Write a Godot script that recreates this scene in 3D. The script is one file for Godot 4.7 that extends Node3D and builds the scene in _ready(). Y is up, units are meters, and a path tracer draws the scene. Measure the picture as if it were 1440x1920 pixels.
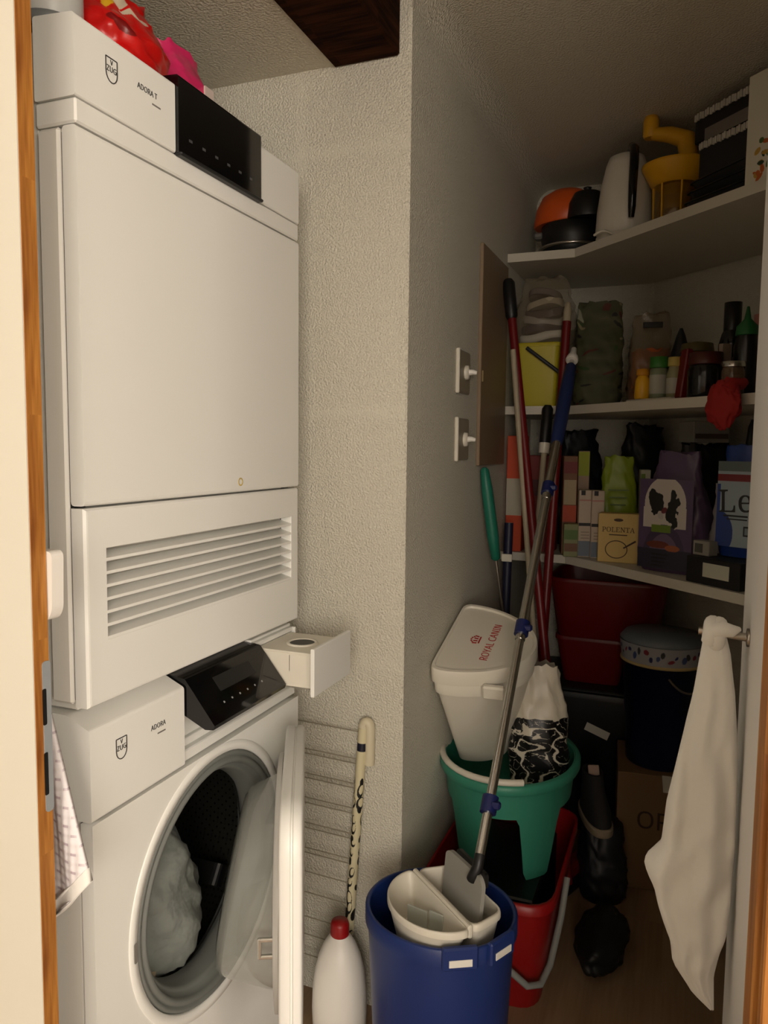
extends Node3D

# ---------------------------------------------------------------- mesh collector
class Geo:
	var v := PackedVector3Array()
	var uv := PackedVector2Array()
	var sg := PackedInt32Array()
	var group := 1

	func tri(a: Vector3, b: Vector3, c: Vector3, s: int, ua := Vector2.ZERO, ub := Vector2.ZERO, uc := Vector2.ZERO) -> void:
		v.append(a); v.append(b); v.append(c)
		uv.append(ua); uv.append(ub); uv.append(uc)
		sg.append(s); sg.append(s); sg.append(s)

	func quad(a: Vector3, b: Vector3, c: Vector3, d: Vector3, s: int, ua := Vector2(0, 0), ub := Vector2(1, 0), uc := Vector2(1, 1), ud := Vector2(0, 1)) -> void:
		tri(a, b, c, s, ua, ub, uc)
		tri(a, c, d, s, ua, uc, ud)

	# turns every triangle from index k on so that the piece faces outwards (clockwise front faces)
	func outward(k: int) -> void:
		var mid := Vector3.ZERO
		for i in range(k, v.size()):
			mid += v[i]
		mid /= maxf(1.0, float(v.size() - k))
		var vol := 0.0
		for i in range(k, v.size(), 3):
			vol += (v[i] - mid).dot((v[i + 1] - mid).cross(v[i + 2] - mid))
		if vol > 0.0:
			for i in range(k, v.size(), 3):
				var t := v[i + 1]
				v[i + 1] = v[i + 2]
				v[i + 2] = t
				var q := uv[i + 1]
				uv[i + 1] = uv[i + 2]
				uv[i + 2] = q

	# box with chamfered edges
	func box(c: Vector3, size: Vector3, bev := 0.002, tr := Transform3D.IDENTITY) -> Geo:
		var k := v.size()
		var h := size * 0.5
		bev = minf(bev, minf(h.x, minf(h.y, h.z)) * 0.9)
		var p := {}
		for sx in [-1, 1]:
			for sy in [-1, 1]:
				for sz in [-1, 1]:
					var s := Vector3(sx, sy, sz)
					for a in 3:
						var q := Vector3(s.x * (h.x - bev), s.y * (h.y - bev), s.z * (h.z - bev))
						q[a] = s[a] * h[a]
						p[[sx, sy, sz, a]] = tr * (c + q)
		for a in 3:
			var b := (a + 1) % 3
			var d := (a + 2) % 3
			for s in [-1, 1]:
				var f := []
				for e in [[-1, -1], [1, -1], [1, 1], [-1, 1]]:
					var key := [0, 0, 0, a]
					key[a] = s
					key[b] = e[0]
					key[d] = e[1]
					f.append(p[key])
				if s > 0:
					quad(f[0], f[3], f[2], f[1], -1)
				else:
					quad(f[0], f[1], f[2], f[3], -1)
		for a in 3: # edges along axis a
			var b := (a + 1) % 3
			var d := (a + 2) % 3
			for sb in [-1, 1]:
				for sd in [-1, 1]:
					var f := []
					for e in [[-1, b], [1, b], [1, d], [-1, d]]:
						var key := [0, 0, 0, e[1]]
						key[a] = e[0]
						key[b] = sb
						key[d] = sd
						f.append(p[key])
					if sb * sd > 0:
						quad(f[0], f[1], f[2], f[3], -1)
					else:
						quad(f[0], f[3], f[2], f[1], -1)
		for sx in [-1, 1]:
			for sy in [-1, 1]:
				for sz in [-1, 1]:
					var q0: Vector3 = p[[sx, sy, sz, 0]]
					var q1: Vector3 = p[[sx, sy, sz, 1]]
					var q2: Vector3 = p[[sx, sy, sz, 2]]
					if sx * sy * sz > 0:
						tri(q0, q2, q1, -1)
					else:
						tri(q0, q1, q2, -1)
		return self

	# box given by its two corners
	func span(x0: float, x1: float, y0: float, y1: float, z0: float, z1: float, bev := 0.002) -> Geo:
		return box(Vector3((x0 + x1) * 0.5, (y0 + y1) * 0.5, (z0 + z1) * 0.5), Vector3(absf(x1 - x0), absf(y1 - y0), absf(z1 - z0)), bev)

	# skin over rings of equally many points; sharp = ring numbers where the surface has a crease
	func loft(rings: Array, cap0 := true, cap1 := true, sharp := [], around := true) -> Geo:
		var k := v.size()
		group += 1
		for i in rings.size() - 1:
			if i in sharp:
				group += 1
			var a: PackedVector3Array = rings[i]
			var b: PackedVector3Array = rings[i + 1]
			var n := a.size()
			for j in (n if around else n - 1):
				var j2 := (j + 1) % n
				var u0 := float(j) / n
				var u1 := float(j + 1) / n
				var w0 := float(i) / (rings.size() - 1)
				var w1 := float(i + 1) / (rings.size() - 1)
				quad(a[j], a[j2], b[j2], b[j], group, Vector2(u0, 1 - w0), Vector2(u1, 1 - w0), Vector2(u1, 1 - w1), Vector2(u0, 1 - w1))
		group += 1
		if cap0:
			_cap(rings[0], true)
		group += 1
		if cap1:
			_cap(rings[rings.size() - 1], false)
		group += 1
		if around:
			outward(k)
		return self

	func _cap(r: PackedVector3Array, rev: bool) -> void:
		var m := Vector3.ZERO
		for q in r:
			m += q
		m /= r.size()
		for j in r.size():
			var q0 := r[j]
			var q1 := r[(j + 1) % r.size()]
			if rev:
				tri(m, q1, q0, group)
			else:
				tri(m, q0, q1, group)

	# turned profile [Vector2(radius, height), ...] about y
	func lathe(prof: Array, n := 32, c := Vector3.ZERO, sx := 1.0, sz := 1.0, sharp := [], cap0 := true, cap1 := true) -> Geo:
		var rings := []
		for q in prof:
			var r := PackedVector3Array()
			for j in n:
				var t := TAU * j / n
				r.append(c + Vector3(cos(t) * q.x * sx, q.y, sin(t) * q.x * sz))
			rings.append(r)
		return loft(rings, cap0, cap1, sharp)

	# turned profile about the x axis: Vector2(radius, x)
	func lathe_x(prof: Array, n: int, c: Vector3, sharp := [], cap0 := false, cap1 := false) -> Geo:
		var rings := []
		for q in prof:
			var r := PackedVector3Array()
			for j in n:
				var t := TAU * j / n
				r.append(c + Vector3(q.y, sin(t) * q.x, cos(t) * q.x))
			rings.append(r)
		return loft(rings, cap0, cap1, sharp)

	func tube(path: Array, rad, n := 10, caps := true) -> Geo:
		var rings := []
		var side := Vector3.ZERO
		for i in path.size():
			var d: Vector3
			if i == 0:
				d = path[1] - path[0]
			elif i == path.size() - 1:
				d = path[i] - path[i - 1]
			else:
				d = (path[i + 1] - path[i]).normalized() + (path[i] - path[i - 1]).normalized()
			d = d.normalized()
			if side == Vector3.ZERO:
				side = d.cross(Vector3(0.12, 0.31, 0.94)).normalized()
			side = (side - d * side.dot(d)).normalized()
			var up := d.cross(side)
			var rr: float = rad[i] if rad is Array else rad
			var r := PackedVector3Array()
			for j in n:
				var t := TAU * j / n
				r.append(path[i] + (side * cos(t) + up * sin(t)) * rr)
			rings.append(r)
		return loft(rings, caps, caps)

	# outline in the xy plane pushed from z0 to z1
	func prism(poly: PackedVector2Array, z0: float, z1: float, tr := Transform3D.IDENTITY) -> Geo:
		var k := v.size()
		var idx := Geometry2D.triangulate_polygon(poly)
		var n := poly.size()
		for i in range(0, idx.size(), 3):
			var a := poly[idx[i]]
			var b := poly[idx[i + 1]]
			var c := poly[idx[i + 2]]
			if (b - a).cross(c - a) < 0.0:
				var t := b
				b = c
				c = t
			tri(tr * Vector3(a.x, a.y, z0), tr * Vector3(b.x, b.y, z0), tr * Vector3(c.x, c.y, z0), -1)
			tri(tr * Vector3(a.x, a.y, z1), tr * Vector3(c.x, c.y, z1), tr * Vector3(b.x, b.y, z1), -1)
		var ccw := not Geometry2D.is_polygon_clockwise(poly)
		for j in n:
			var a := poly[j]
			var b := poly[(j + 1) % n]
			if not ccw:
				var t := a
				a = b
				b = t
			quad(tr * Vector3(a.x, a.y, z0), tr * Vector3(a.x, a.y, z1), tr * Vector3(b.x, b.y, z1), tr * Vector3(b.x, b.y, z0), -1)
		outward(k)
		return self

	# lumpy ball
	func blob(c: Vector3, r: Vector3, seed_: int, amp: float, freq := 2.0, n := 26) -> Geo:
		var fn := FastNoiseLite.new()
		fn.seed = seed_
		fn.frequency = freq
		fn.fractal_octaves = 4
		var rings := []
		for i in n + 1:
			var ph := PI * (float(i) / n - 0.5)
			var ring := PackedVector3Array()
			for j in n * 2:
				var t := TAU * j / (n * 2)
				var d := Vector3(cos(ph) * cos(t), sin(ph), cos(ph) * sin(t))
				var k := 1.0 + amp * fn.get_noise_3dv(d)
				ring.append(c + d * r * k)
			rings.append(ring)
		return loft(rings, false, false)

	func mesh() -> ArrayMesh:
		var st := SurfaceTool.new()
		st.begin(Mesh.PRIMITIVE_TRIANGLES)
		for i in v.size():
			st.set_smooth_group(sg[i])
			st.set_uv(uv[i])
			st.add_vertex(v[i])
		st.generate_normals()
		return st.commit()

# ---------------------------------------------------------------- helpers
var mats := {}
var taken := {}
var font: SystemFont

func geo() -> Geo:
	return Geo.new()

func numbered(parent: Node, called: String) -> String:
	var key := [parent.get_instance_id(), called]
	var n: int = taken.get(key, 0)
	taken[key] = n + 1
	return called if n == 0 else "%s_%03d" % [called, n]

func mat(called: String, c: Color, rough := 0.6, metal := 0.0, spec := 0.5) -> StandardMaterial3D:
	if mats.has(called):
		return mats[called]
	var m := StandardMaterial3D.new()
	m.resource_name = called
	m.albedo_color = c
	m.roughness = rough
	m.metallic = metal
	m.metallic_specular = spec
	mats[called] = m
	return m

func rgb(r: int, g: int, b: int) -> Color:
	return Color8(r, g, b)

func clear(called: String, c: Color, alpha: float, rough := 0.05) -> StandardMaterial3D:
	var m := mat(called, Color(c.r, c.g, c.b, alpha), rough)
	m.transparency = BaseMaterial3D.TRANSPARENCY_ALPHA
	return m

func part(parent: Node3D, called: String, g: Geo, m: Material, label := "") -> MeshInstance3D:
	var o := MeshInstance3D.new()
	o.name = numbered(parent, called)
	o.mesh = g.mesh()
	o.material_override = m
	parent.add_child(o)
	if parent != self and parent.has_meta("world"):
		o.position = -parent.get_meta("world")
	if label:
		o.set_meta("label", label)
	return o

# a sub-part: its geometry is written in the same axes as its part's geometry
func sub(parent: Node3D, called: String, g: Geo, m: Material, label := "") -> MeshInstance3D:
	var o := MeshInstance3D.new()
	o.name = numbered(parent, called)
	o.mesh = g.mesh()
	o.material_override = m
	parent.add_child(o)
	if label:
		o.set_meta("label", label)
	return o

# thing whose parts are written in its own axes
func thing(called: String, label: String, category: String, at := Vector3.ZERO, turn := 0.0, group := "") -> Node3D:
	var o := Node3D.new()
	o.name = numbered(self, called)
	add_child(o)
	o.position = at
	o.rotation_degrees.y = turn
	o.set_meta("label", label)
	o.set_meta("category", category)
	if group:
		o.set_meta("group", group)
	return o

# thing whose parts are written in world axes
func placed(called: String, label: String, category: String, base: Vector3, group := "") -> Node3D:
	var o := thing(called, label, category, base, 0.0, group)
	o.set_meta("world", base)
	return o

func single(called: String, g: Geo, m: Material, label: String, category: String, at := Vector3.ZERO, turn := 0.0, group := "") -> MeshInstance3D:
	var o := MeshInstance3D.new()
	o.name = numbered(self, called)
	o.mesh = g.mesh()
	o.material_override = m
	add_child(o)
	o.position = at
	o.rotation_degrees.y = turn
	o.set_meta("label", label)
	o.set_meta("category", category)
	if group:
		o.set_meta("group", group)
	return o

func struct(called: String, g: Geo, m: Material) -> MeshInstance3D:
	var o := MeshInstance3D.new()
	o.name = called
	o.mesh = g.mesh()
	o.material_override = m
	add_child(o)
	o.set_meta("kind", "structure")
	return o

func words(parent: Node3D, called: String, s: String, height: float, m: Material, tr: Transform3D, serif := false, thick := 0.0006) -> MeshInstance3D:
	var t := TextMesh.new()
	t.text = s
	t.font = font_serif if serif else font
	t.font_size = 64
	t.pixel_size = height / 47.0
	t.depth = thick
	t.horizontal_alignment = HORIZONTAL_ALIGNMENT_CENTER
	t.vertical_alignment = VERTICAL_ALIGNMENT_CENTER
	var o := MeshInstance3D.new()
	o.name = numbered(parent, called)
	o.mesh = t
	o.material_override = m
	parent.add_child(o)
	o.transform = tr
	if parent != self and parent.has_meta("world"):
		o.position -= parent.get_meta("world")
	return o

# transform whose x axis, y axis are given
func frame(at: Vector3, x: Vector3, y: Vector3) -> Transform3D:
	x = x.normalized()
	var z := x.cross(y).normalized()
	return Transform3D(Basis(x, z.cross(x), z), at)

var font_serif: SystemFont

func sup(n: int, rx: float, rz: float, e: float, y: float, c := Vector3.ZERO) -> PackedVector3Array:
	var r := PackedVector3Array()
	for j in n:
		var t := TAU * j / n
		var a := cos(t)
		var b := sin(t)
		r.append(c + Vector3(signf(a) * pow(absf(a), 2.0 / e) * rx, y, signf(b) * pow(absf(b), 2.0 / e) * rz))
	return r

# rounded polygon
func rpoly(pts: Array, rad: float, seg := 5) -> PackedVector2Array:
	var out := PackedVector2Array()
	var n := pts.size()
	for i in n:
		var p: Vector2 = pts[i]
		var a: Vector2 = (pts[(i + n - 1) % n] - p)
		var b: Vector2 = (pts[(i + 1) % n] - p)
		var r := minf(rad, minf(a.length(), b.length()) * 0.48)
		var p0 := p + a.normalized() * r
		var p1 := p + b.normalized() * r
		for k in seg + 1:
			var t := float(k) / seg
			out.append(p0.lerp(p, t).lerp(p.lerp(p1, t), t))
	return out

func rrect(w: float, h: float, rad: float, c := Vector2.ZERO) -> PackedVector2Array:
	return rpoly([c + Vector2(-w / 2, -h / 2), c + Vector2(w / 2, -h / 2), c + Vector2(w / 2, h / 2), c + Vector2(-w / 2, h / 2)], rad)

func ring_of(poly: PackedVector2Array, y: float, k := 1.0, c := Vector2.ZERO) -> PackedVector3Array:
	var r := PackedVector3Array()
	for p in poly:
		var q := c + (p - c) * k
		r.append(Vector3(q.x, y, q.y))
	return r

func noise(seed_: int, freq: float, kind := FastNoiseLite.TYPE_SIMPLEX_SMOOTH, oct := 3) -> FastNoiseLite:
	var f := FastNoiseLite.new()
	f.seed = seed_
	f.frequency = freq
	f.noise_type = kind
	f.fractal_octaves = oct
	return f

func tex(im: Image) -> ImageTexture:
	im.generate_mipmaps()
	return ImageTexture.create_from_image(im)

func relief(seed_: int, size: int, freq: float, bump: float, kind := FastNoiseLite.TYPE_SIMPLEX_SMOOTH) -> ImageTexture:
	var im := noise(seed_, freq, kind, 3).get_seamless_image(size, size)
	im.convert(Image.FORMAT_RGBA8)
	im.bump_map_to_normal_map(bump)
	return tex(im)

func triplanar(m: StandardMaterial3D, scale: float) -> void:
	m.uv1_triplanar = true
	m.uv1_world_triplanar = true
	m.uv1_scale = Vector3.ONE * scale

func wood(called: String, a: Color, b: Color, seed_: int, rough: float, along_y: bool) -> StandardMaterial3D:
	var m := mat(called, Color.WHITE, rough)
	var w := 256
	var h := 256
	var im := Image.create(w, h, false, Image.FORMAT_RGB8)
	var f1 := noise(seed_, 0.02, FastNoiseLite.TYPE_SIMPLEX_SMOOTH, 3)
	var f2 := noise(seed_ + 7, 0.11, FastNoiseLite.TYPE_SIMPLEX_SMOOTH, 2)
	for y in h:
		for x in w:
			var xx := float(x)
			var yy := float(y) * 0.10
			var t := 0.5 + 0.55 * f1.get_noise_2d(xx * 1.8, yy * 2.2) + 0.28 * f2.get_noise_2d(xx * 2.6, yy * 1.2)
			if along_y:
				im.set_pixel(x, y, a.lerp(b, clampf(t, 0, 1)))
			else:
				im.set_pixel(y, x, a.lerp(b, clampf(t, 0, 1)))
	m.albedo_texture = tex(im)
	return m

func dot(im: Image, cx: float, cy: float, rx: float, ry: float, c: Color, rot := 0.0) -> void:
	var r := maxf(rx, ry)
	for y in range(maxi(0, int(cy - r)), mini(im.get_height(), int(cy + r) + 1)):
		for x in range(maxi(0, int(cx - r)), mini(im.get_width(), int(cx + r) + 1)):
			var d := Vector2(x - cx, y - cy).rotated(-rot)
			if d.x * d.x / (rx * rx) + d.y * d.y / (ry * ry) <= 1.0:
				im.set_pixel(x, y, c)

func print_mat(called: String, im: Image, rough := 0.5) -> StandardMaterial3D:
	var m := mat(called, Color.WHITE, rough)
	m.albedo_texture = tex(im)
	return m

# flat printed sheet facing +z in its own axes, 0.6 mm thick
func sheet(w: float, h: float, c: Vector3) -> Geo:
	var g := geo()
	var a := c + Vector3(-w / 2, -h / 2, 0)
	var b := c + Vector3(w / 2, -h / 2, 0)
	var d := c + Vector3(w / 2, h / 2, 0)
	var e := c + Vector3(-w / 2, h / 2, 0)
	var k := Vector3(0, 0, -0.0006)
	g.quad(a, e, d, b, -1, Vector2(0, 1), Vector2(0, 0), Vector2(1, 0), Vector2(1, 1))
	g.quad(a + k, b + k, d + k, e + k, -1, Vector2(0, 1), Vector2(1, 1), Vector2(1, 0), Vector2(0, 0))
	return g

# soft bag standing on y = 0: w wide, d deep, h high, gathered to top_w, top_d
func bag(w: float, d: float, h: float, top_w: float, top_d: float, seed_: int, amp: float, e := 4.0, n := 40, m := 22) -> Geo:
	var fn := noise(seed_, 9.0, FastNoiseLite.TYPE_SIMPLEX_SMOOTH, 4)
	var rings := []
	for i in m + 1:
		var t := float(i) / m
		var s := smoothstep(0.35, 1.0, t)
		var foot := sqrt(clampf(t * 9.0, 0.0, 1.0)) * 0.12 + 0.88
		var r := sup(n, lerpf(w, top_w, s) * 0.5 * foot, lerpf(d, top_d, s) * 0.5 * foot, e, t * h)
		for j in r.size():
			var q := r[j]
			var k := fn.get_noise_3d(q.x * 3.0, q.y * 2.2, q.z * 3.0)
			var out := Vector3(q.x, 0, q.z).normalized()
			var grow := 0.0 if i == 0 else 1.0
			r[j] = q + out * k * amp * grow + Vector3(0, fn.get_noise_2d(q.x * 4.0, 7.0) * amp * 1.5 * s, 0)
		rings.append(r)
	return geo().loft(rings, true, true)

# open vessel with a wall: outer rings up, inner rings down; poly in the xz plane
func vessel(poly: PackedVector2Array, k_bottom: float, h: float, wall: float, rim := 0.006, rim_h := 0.012) -> Geo:
	var r := 0.0
	for p in poly:
		r = maxf(r, p.length())
	var kw := wall / r
	var kr := rim / r
	var rings := []
	rings.append(ring_of(poly, 0.0, k_bottom * 0.97))
	rings.append(ring_of(poly, 0.006, k_bottom))
	rings.append(ring_of(poly, h - rim_h, lerpf(k_bottom, 1.0, 0.98)))
	rings.append(ring_of(poly, h - rim_h, 1.0 + kr))
	rings.append(ring_of(poly, h - 0.003, 1.0 + kr))
	rings.append(ring_of(poly, h, 1.0 + kr * 0.5))
	rings.append(ring_of(poly, h, 1.0 - kw * 0.7))
	rings.append(ring_of(poly, h - 0.003, 1.0 - kw))
	rings.append(ring_of(poly, 0.006, k_bottom - kw))
	return geo().loft(rings, true, true, [2, 3, 7])

func circle2(rx: float, rz: float, n := 40) -> PackedVector2Array:
	var r := PackedVector2Array()
	for j in n:
		r.append(Vector2(cos(TAU * j / n) * rx, sin(TAU * j / n) * rz))
	return r

# ---------------------------------------------------------------- build
func _ready() -> void:
	font = SystemFont.new()
	font.font_names = PackedStringArray(["Droid Sans"])
	font_serif = SystemFont.new()
	font_serif.font_names = PackedStringArray(["Droid Serif"])
	camera_and_light()
	make_materials()
	build_room()
	build_hall()
	build_dryer()
	build_washer()
	build_shelves()
	build_floor_things()
	build_poles()
	build_shelf_top()
	build_shelf_middle()
	build_shelf_bottom()
	build_under_shelf()
	build_small()

func camera_and_light() -> void:
	var cam := Camera3D.new()
	cam.name = "camera"
	cam.fov = 67.93
	cam.near = 0.02
	cam.far = 30.0
	cam.transform = Transform3D(Basis(Vector3(0.930371, 0.010786, -0.366461), Vector3(-0.041646, 0.996206, -0.076409), Vector3(0.364246, 0.08635, 0.927291)), Vector3(0, 1.22, 0))
	add_child(cam)
	cam.current = true
	var e := Environment.new()
	e.background_mode = Environment.BG_COLOR
	e.background_color = Color(0.62, 0.7, 0.8)
	e.background_energy_multiplier = 1.0
	e.tonemap_mode = Environment.TONE_MAPPER_LINEAR
	e.tonemap_exposure = 1.0
	e.sdfgi_enabled = true
	e.ssao_enabled = true
	e.ssil_enabled = true
	var we := WorldEnvironment.new()
	we.name = "environment"
	we.environment = e
	add_child(we)
	# hall window daylight, plus an unseen right window added to brighten the dryer front
	daylight("window_daylight", Vector3(1.05, 1.4, 2.42), 0.0, 5.7)
	daylight("added_side_window_light", Vector3(2.32, 1.4, 1.5), 90.0, 5.2)

func daylight(called: String, at: Vector3, turn: float, energy: float) -> void:
	var a := AreaLight3D.new()
	a.name = called
	a.area_size = Vector2(1.46, 1.46)
	a.area_normalize_energy = true
	a.light_color = Color(1.0, 0.955, 0.90)
	a.light_energy = energy
	a.area_range = 12.0
	a.area_attenuation = 2.0
	a.shadow_enabled = true
	add_child(a)
	a.position = at
	a.rotation_degrees.y = turn

func make_materials() -> void:
	var pl := mat("plaster", rgb(213, 208, 192), 0.88)
	pl.normal_enabled = true
	pl.normal_texture = relief(11, 1024, 0.085, 5.0)
	pl.normal_scale = 1.25
	triplanar(pl, 1.9)
	var cp := mat("ceiling_plaster", rgb(212, 205, 188), 0.9)
	cp.normal_enabled = true
	cp.normal_texture = relief(23, 1024, 0.075, 4.0)
	cp.normal_scale = 1.0
	triplanar(cp, 1.7)
	mat("hall_paint", rgb(208, 206, 200), 0.85)
	mat("cream_paint", rgb(216, 211, 196), 0.55)
	var oak := wood("oak", rgb(196, 136, 62), rgb(128, 74, 28), 5, 0.45, true)
	triplanar(oak, 4.0)
	var bm := wood("beam_wood", rgb(74, 42, 24), rgb(24, 12, 7), 9, 0.9, false)
	bm.metallic_specular = 0.15
	triplanar(bm, 3.0)
	var fl := wood("floor_wood", rgb(160, 132, 102), rgb(128, 102, 76), 15, 0.5, true)
	triplanar(fl, 1.5)
	mat("enamel", rgb(234, 233, 227), 0.36)
	mat("enamel_dull", rgb(228, 225, 217), 0.5)
	mat("black_gloss", rgb(9, 9, 10), 0.08)
	mat("black_plastic", rgb(18, 18, 19), 0.45)
	mat("print_dark", rgb(52, 50, 48), 0.6)
	mat("grey_rubber", rgb(112, 115, 111), 0.5)
	mat("chrome", rgb(205, 203, 198), 0.22, 1.0)
	mat("steel", rgb(176, 170, 160), 0.3, 1.0)
	mat("plate_steel", rgb(150, 156, 160), 0.45, 0.1)
	mat("white_plastic", rgb(236, 232, 224), 0.4)
	mat("off_white_plastic", rgb(224, 218, 203), 0.42)
	mat("shelf_white", rgb(206, 200, 186), 0.5)
	mat("red_plastic", rgb(150, 16, 18), 0.4)
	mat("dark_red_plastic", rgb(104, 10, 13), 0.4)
	mat("blue_plastic", rgb(26, 48, 108), 0.4)
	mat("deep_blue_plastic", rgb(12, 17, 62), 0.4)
	mat("teal_plastic", rgb(58, 140, 116), 0.45)
	mat("orange_plastic", rgb(214, 88, 24), 0.4)
	mat("yellow_plastic", rgb(228, 172, 30), 0.4)
	var ct := mat("white_cloth", rgb(238, 236, 230), 0.95)
	ct.rim_enabled = true
	ct.rim = 0.3
	ct.normal_enabled = true
	ct.normal_texture = relief(31, 256, 0.03, 3.0)
	ct.normal_scale = 0.35
	triplanar(ct, 3.0)

# ---------------------------------------------------------------- setting
func build_room() -> void:
	var pl: Material = mats["plaster"]
	# block of wall beside the machines: its front closes the niche, its right side is the store's left wall
	struct("wall_left", geo().span(-1.7, -0.523, -0.05, 2.35, -1.45, -2.95, 0.004), pl)
	struct("wall_back", geo().span(-0.53, 0.0, -0.05, 2.35, -2.78, -2.93, 0.0), pl)
	var d := Basis(Vector3.UP, deg_to_rad(-45))
	struct("wall_back_slanted", geo().box(Vector3.ZERO, Vector3(1.5, 2.4, 0.12), 0.0, Transform3D(d, Vector3(0.30 + 0.0424, 1.15, -2.363 - 0.0424))), pl)
	# solid wall right of the doorway, ends at z = -1.3 where the store widens
	struct("wall_right", geo().span(0.097, 1.05, -0.05, 2.35, -0.64, -1.3, 0.003), mat("white_paint", rgb(238, 236, 232), 0.5))
	struct("wall_right_rear", geo().span(0.9, 1.05, -0.05, 2.35, -1.25, -2.3, 0.0), pl)
	struct("wall_niche_left", geo().span(-1.7, -1.5, -0.05, 2.35, -0.66, -1.5, 0.0), pl)
	struct("wall_niche_front", geo().span(-1.7, -0.76, -0.05, 2.35, -0.645, -0.72, 0.0), pl)
	struct("ceiling_niche", geo().span(-1.7, -0.66, 1.981, 2.35, -0.63, -1.5, 0.0), mats["ceiling_plaster"])
	struct("ceiling", geo().span(-0.56, 1.05, 2.124, 2.35, -0.63, -2.95, 0.0), mats["ceiling_plaster"])
	# rounded plaster where the store's wall meets its ceiling
	var cove := PackedVector2Array([Vector2(-0.53, 2.13), Vector2(-0.53, 2.064)])
	for i in 9:
		var t := PI * 0.5 * i / 8.0
		cove.append(Vector2(-0.523 + 0.06 * (1 - cos(t)), 2.064 + 0.06 * sin(t)))
	struct("trim_1", geo().prism(cove, -2.78, -1.4505), pl)
	struct("ceiling_beam", geo().span(-0.687, -0.546, 1.976, 2.33, -0.64, -1.449, 0.004), mats["beam_wood"])
	struct("floor", geo().span(-2.0, 2.4, -0.08, 0.0, -2.95, 2.7, 0.0), mats["floor_wood"])
	# door frame: painted wall, oak lining with strike plate on the left, oak lining on the right
	struct("wall_front_left", geo().span(-2.0, -0.6625, -0.0, 2.45, -0.6257, -0.645, 0.0), mats["cream_paint"])
	struct("wall_front_right", geo().span(0.085, 2.4, 0.0, 2.45, -0.60, -0.645, 0.0), mats["cream_paint"])
	struct("wall_front_top", geo().span(-0.67, 0.09, 2.05, 2.45, -0.6257, -0.645, 0.0), mats["cream_paint"])
	var door := Node3D.new()
	door.name = "door_1"
	add_child(door)
	door.set_meta("kind", "structure")
	var jl := sub(door, "door_jamb", geo().span(-0.71, -0.662, 0.0, 2.04, -0.6262, -0.65, 0.0015), mats["oak"], "oak door jamb with a steel strike plate")
	# strike plate: thin steel with rounded ends and two slots, let into the oak
	var sp := rrect(0.0115, 0.176, 0.005, Vector2(0.001, 0))
	var face := frame(Vector3(-0.6618, 0.886, -0.6425), Vector3(0, 0, -1), Vector3.UP)
	sub(jl, "strike_plate", geo().prism(sp, 0.0, 0.0012, face), mats["plate_steel"], "grey steel strike plate")
	sub(jl, "latch_slot", geo().prism(rrect(0.0055, 0.042, 0.002, Vector2(-0.0032, 0.036)), 0.0011, 0.0015, face), mats["black_plastic"])
	sub(jl, "latch_slot", geo().prism(rrect(0.0055, 0.05, 0.002, Vector2(-0.0032, -0.042)), 0.0011, 0.0015, face), mats["black_plastic"])
	sub(door, "door_jamb", geo().span(0.0635, 0.09, 0.0, 2.04, -0.6005, -0.65, 0.0015).span(0.068, 0.09, 0.0, 2.04, -0.58, -0.601, 0.0015), mats["oak"], "oak door jamb")
	sub(door, "door_head", geo().span(-0.662, 0.0635, 2.04, 2.06, -0.61, -0.65, 0.0015), mats["oak"])

func build_hall() -> void:
	# the hall behind the camera that the daylight comes through
	var hp: Material = mats["hall_paint"]
	struct("ceiling_hall", geo().span(-2.1, 2.5, 2.45, 2.55, -0.63, 2.7, 0.0), hp)
	struct("wall_hall_left", geo().span(-2.1, -2.0, -0.05, 2.5, -0.7, 2.7, 0.0), mat("hall_white", rgb(236, 233, 226), 0.85))
	var g := geo()
	g.span(-2.1, 0.25, -0.05, 2.5, 2.5, 2.65, 0.0)
	g.span(1.85, 2.5, -0.05, 2.5, 2.5, 2.65, 0.0)
	g.span(0.24, 1.86, -0.05, 0.6, 2.5, 2.65, 0.0)
	g.span(0.24, 1.86, 2.2, 2.5, 2.5, 2.65, 0.0)
	struct("wall_hall_back", g, hp)
	var h := geo()
	h.span(2.4, 2.55, -0.05, 2.5, -0.7, 0.7, 0.0)
	h.span(2.4, 2.55, -0.05, 2.5, 2.3, 2.7, 0.0)
	h.span(2.4, 2.55, -0.05, 0.6, 0.69, 2.31, 0.0)
	h.span(2.4, 2.55, 2.2, 2.5, 0.69, 2.31, 0.0)
	struct("wall_hall_right", h, hp)
	window("window_1", Transform3D(Basis.IDENTITY, Vector3(1.05, 0, 2.55)))
	window("window_2", Transform3D(Basis(Vector3.UP, PI / 2), Vector3(2.45, 0, 1.5)))  # unseen window, added to light the dryer front

func window(called: String, tr: Transform3D) -> void:
	var w := Node3D.new()
	w.name = called
	add_child(w)
	w.transform = tr
	w.set_meta("kind", "structure")
	var f := geo()
	f.span(-0.8, -0.73, 0.6, 2.2, -0.03, 0.03).span(0.73, 0.8, 0.6, 2.2, -0.03, 0.03).span(-0.73, 0.73, 0.6, 0.67, -0.03, 0.03).span(-0.73, 0.73, 2.13, 2.2, -0.03, 0.03).span(-0.03, 0.03, 0.67, 2.13, -0.03, 0.03)
	sub(w, "window_frame", f, mats["white_plastic"])
	var pane := mat("window_glow", rgb(240, 240, 240), 0.5)
	pane.emission_enabled = true
	pane.emission = Color(1.0, 0.955, 0.90)
	pane.emission_energy_multiplier = 1.6
	sub(w, "window_pane", geo().span(-0.73, -0.03, 0.67, 2.13, -0.005, 0.005, 0.0), pane)
	sub(w, "window_pane", geo().span(0.03, 0.73, 0.67, 2.13, -0.005, 0.005, 0.0), pane)

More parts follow.
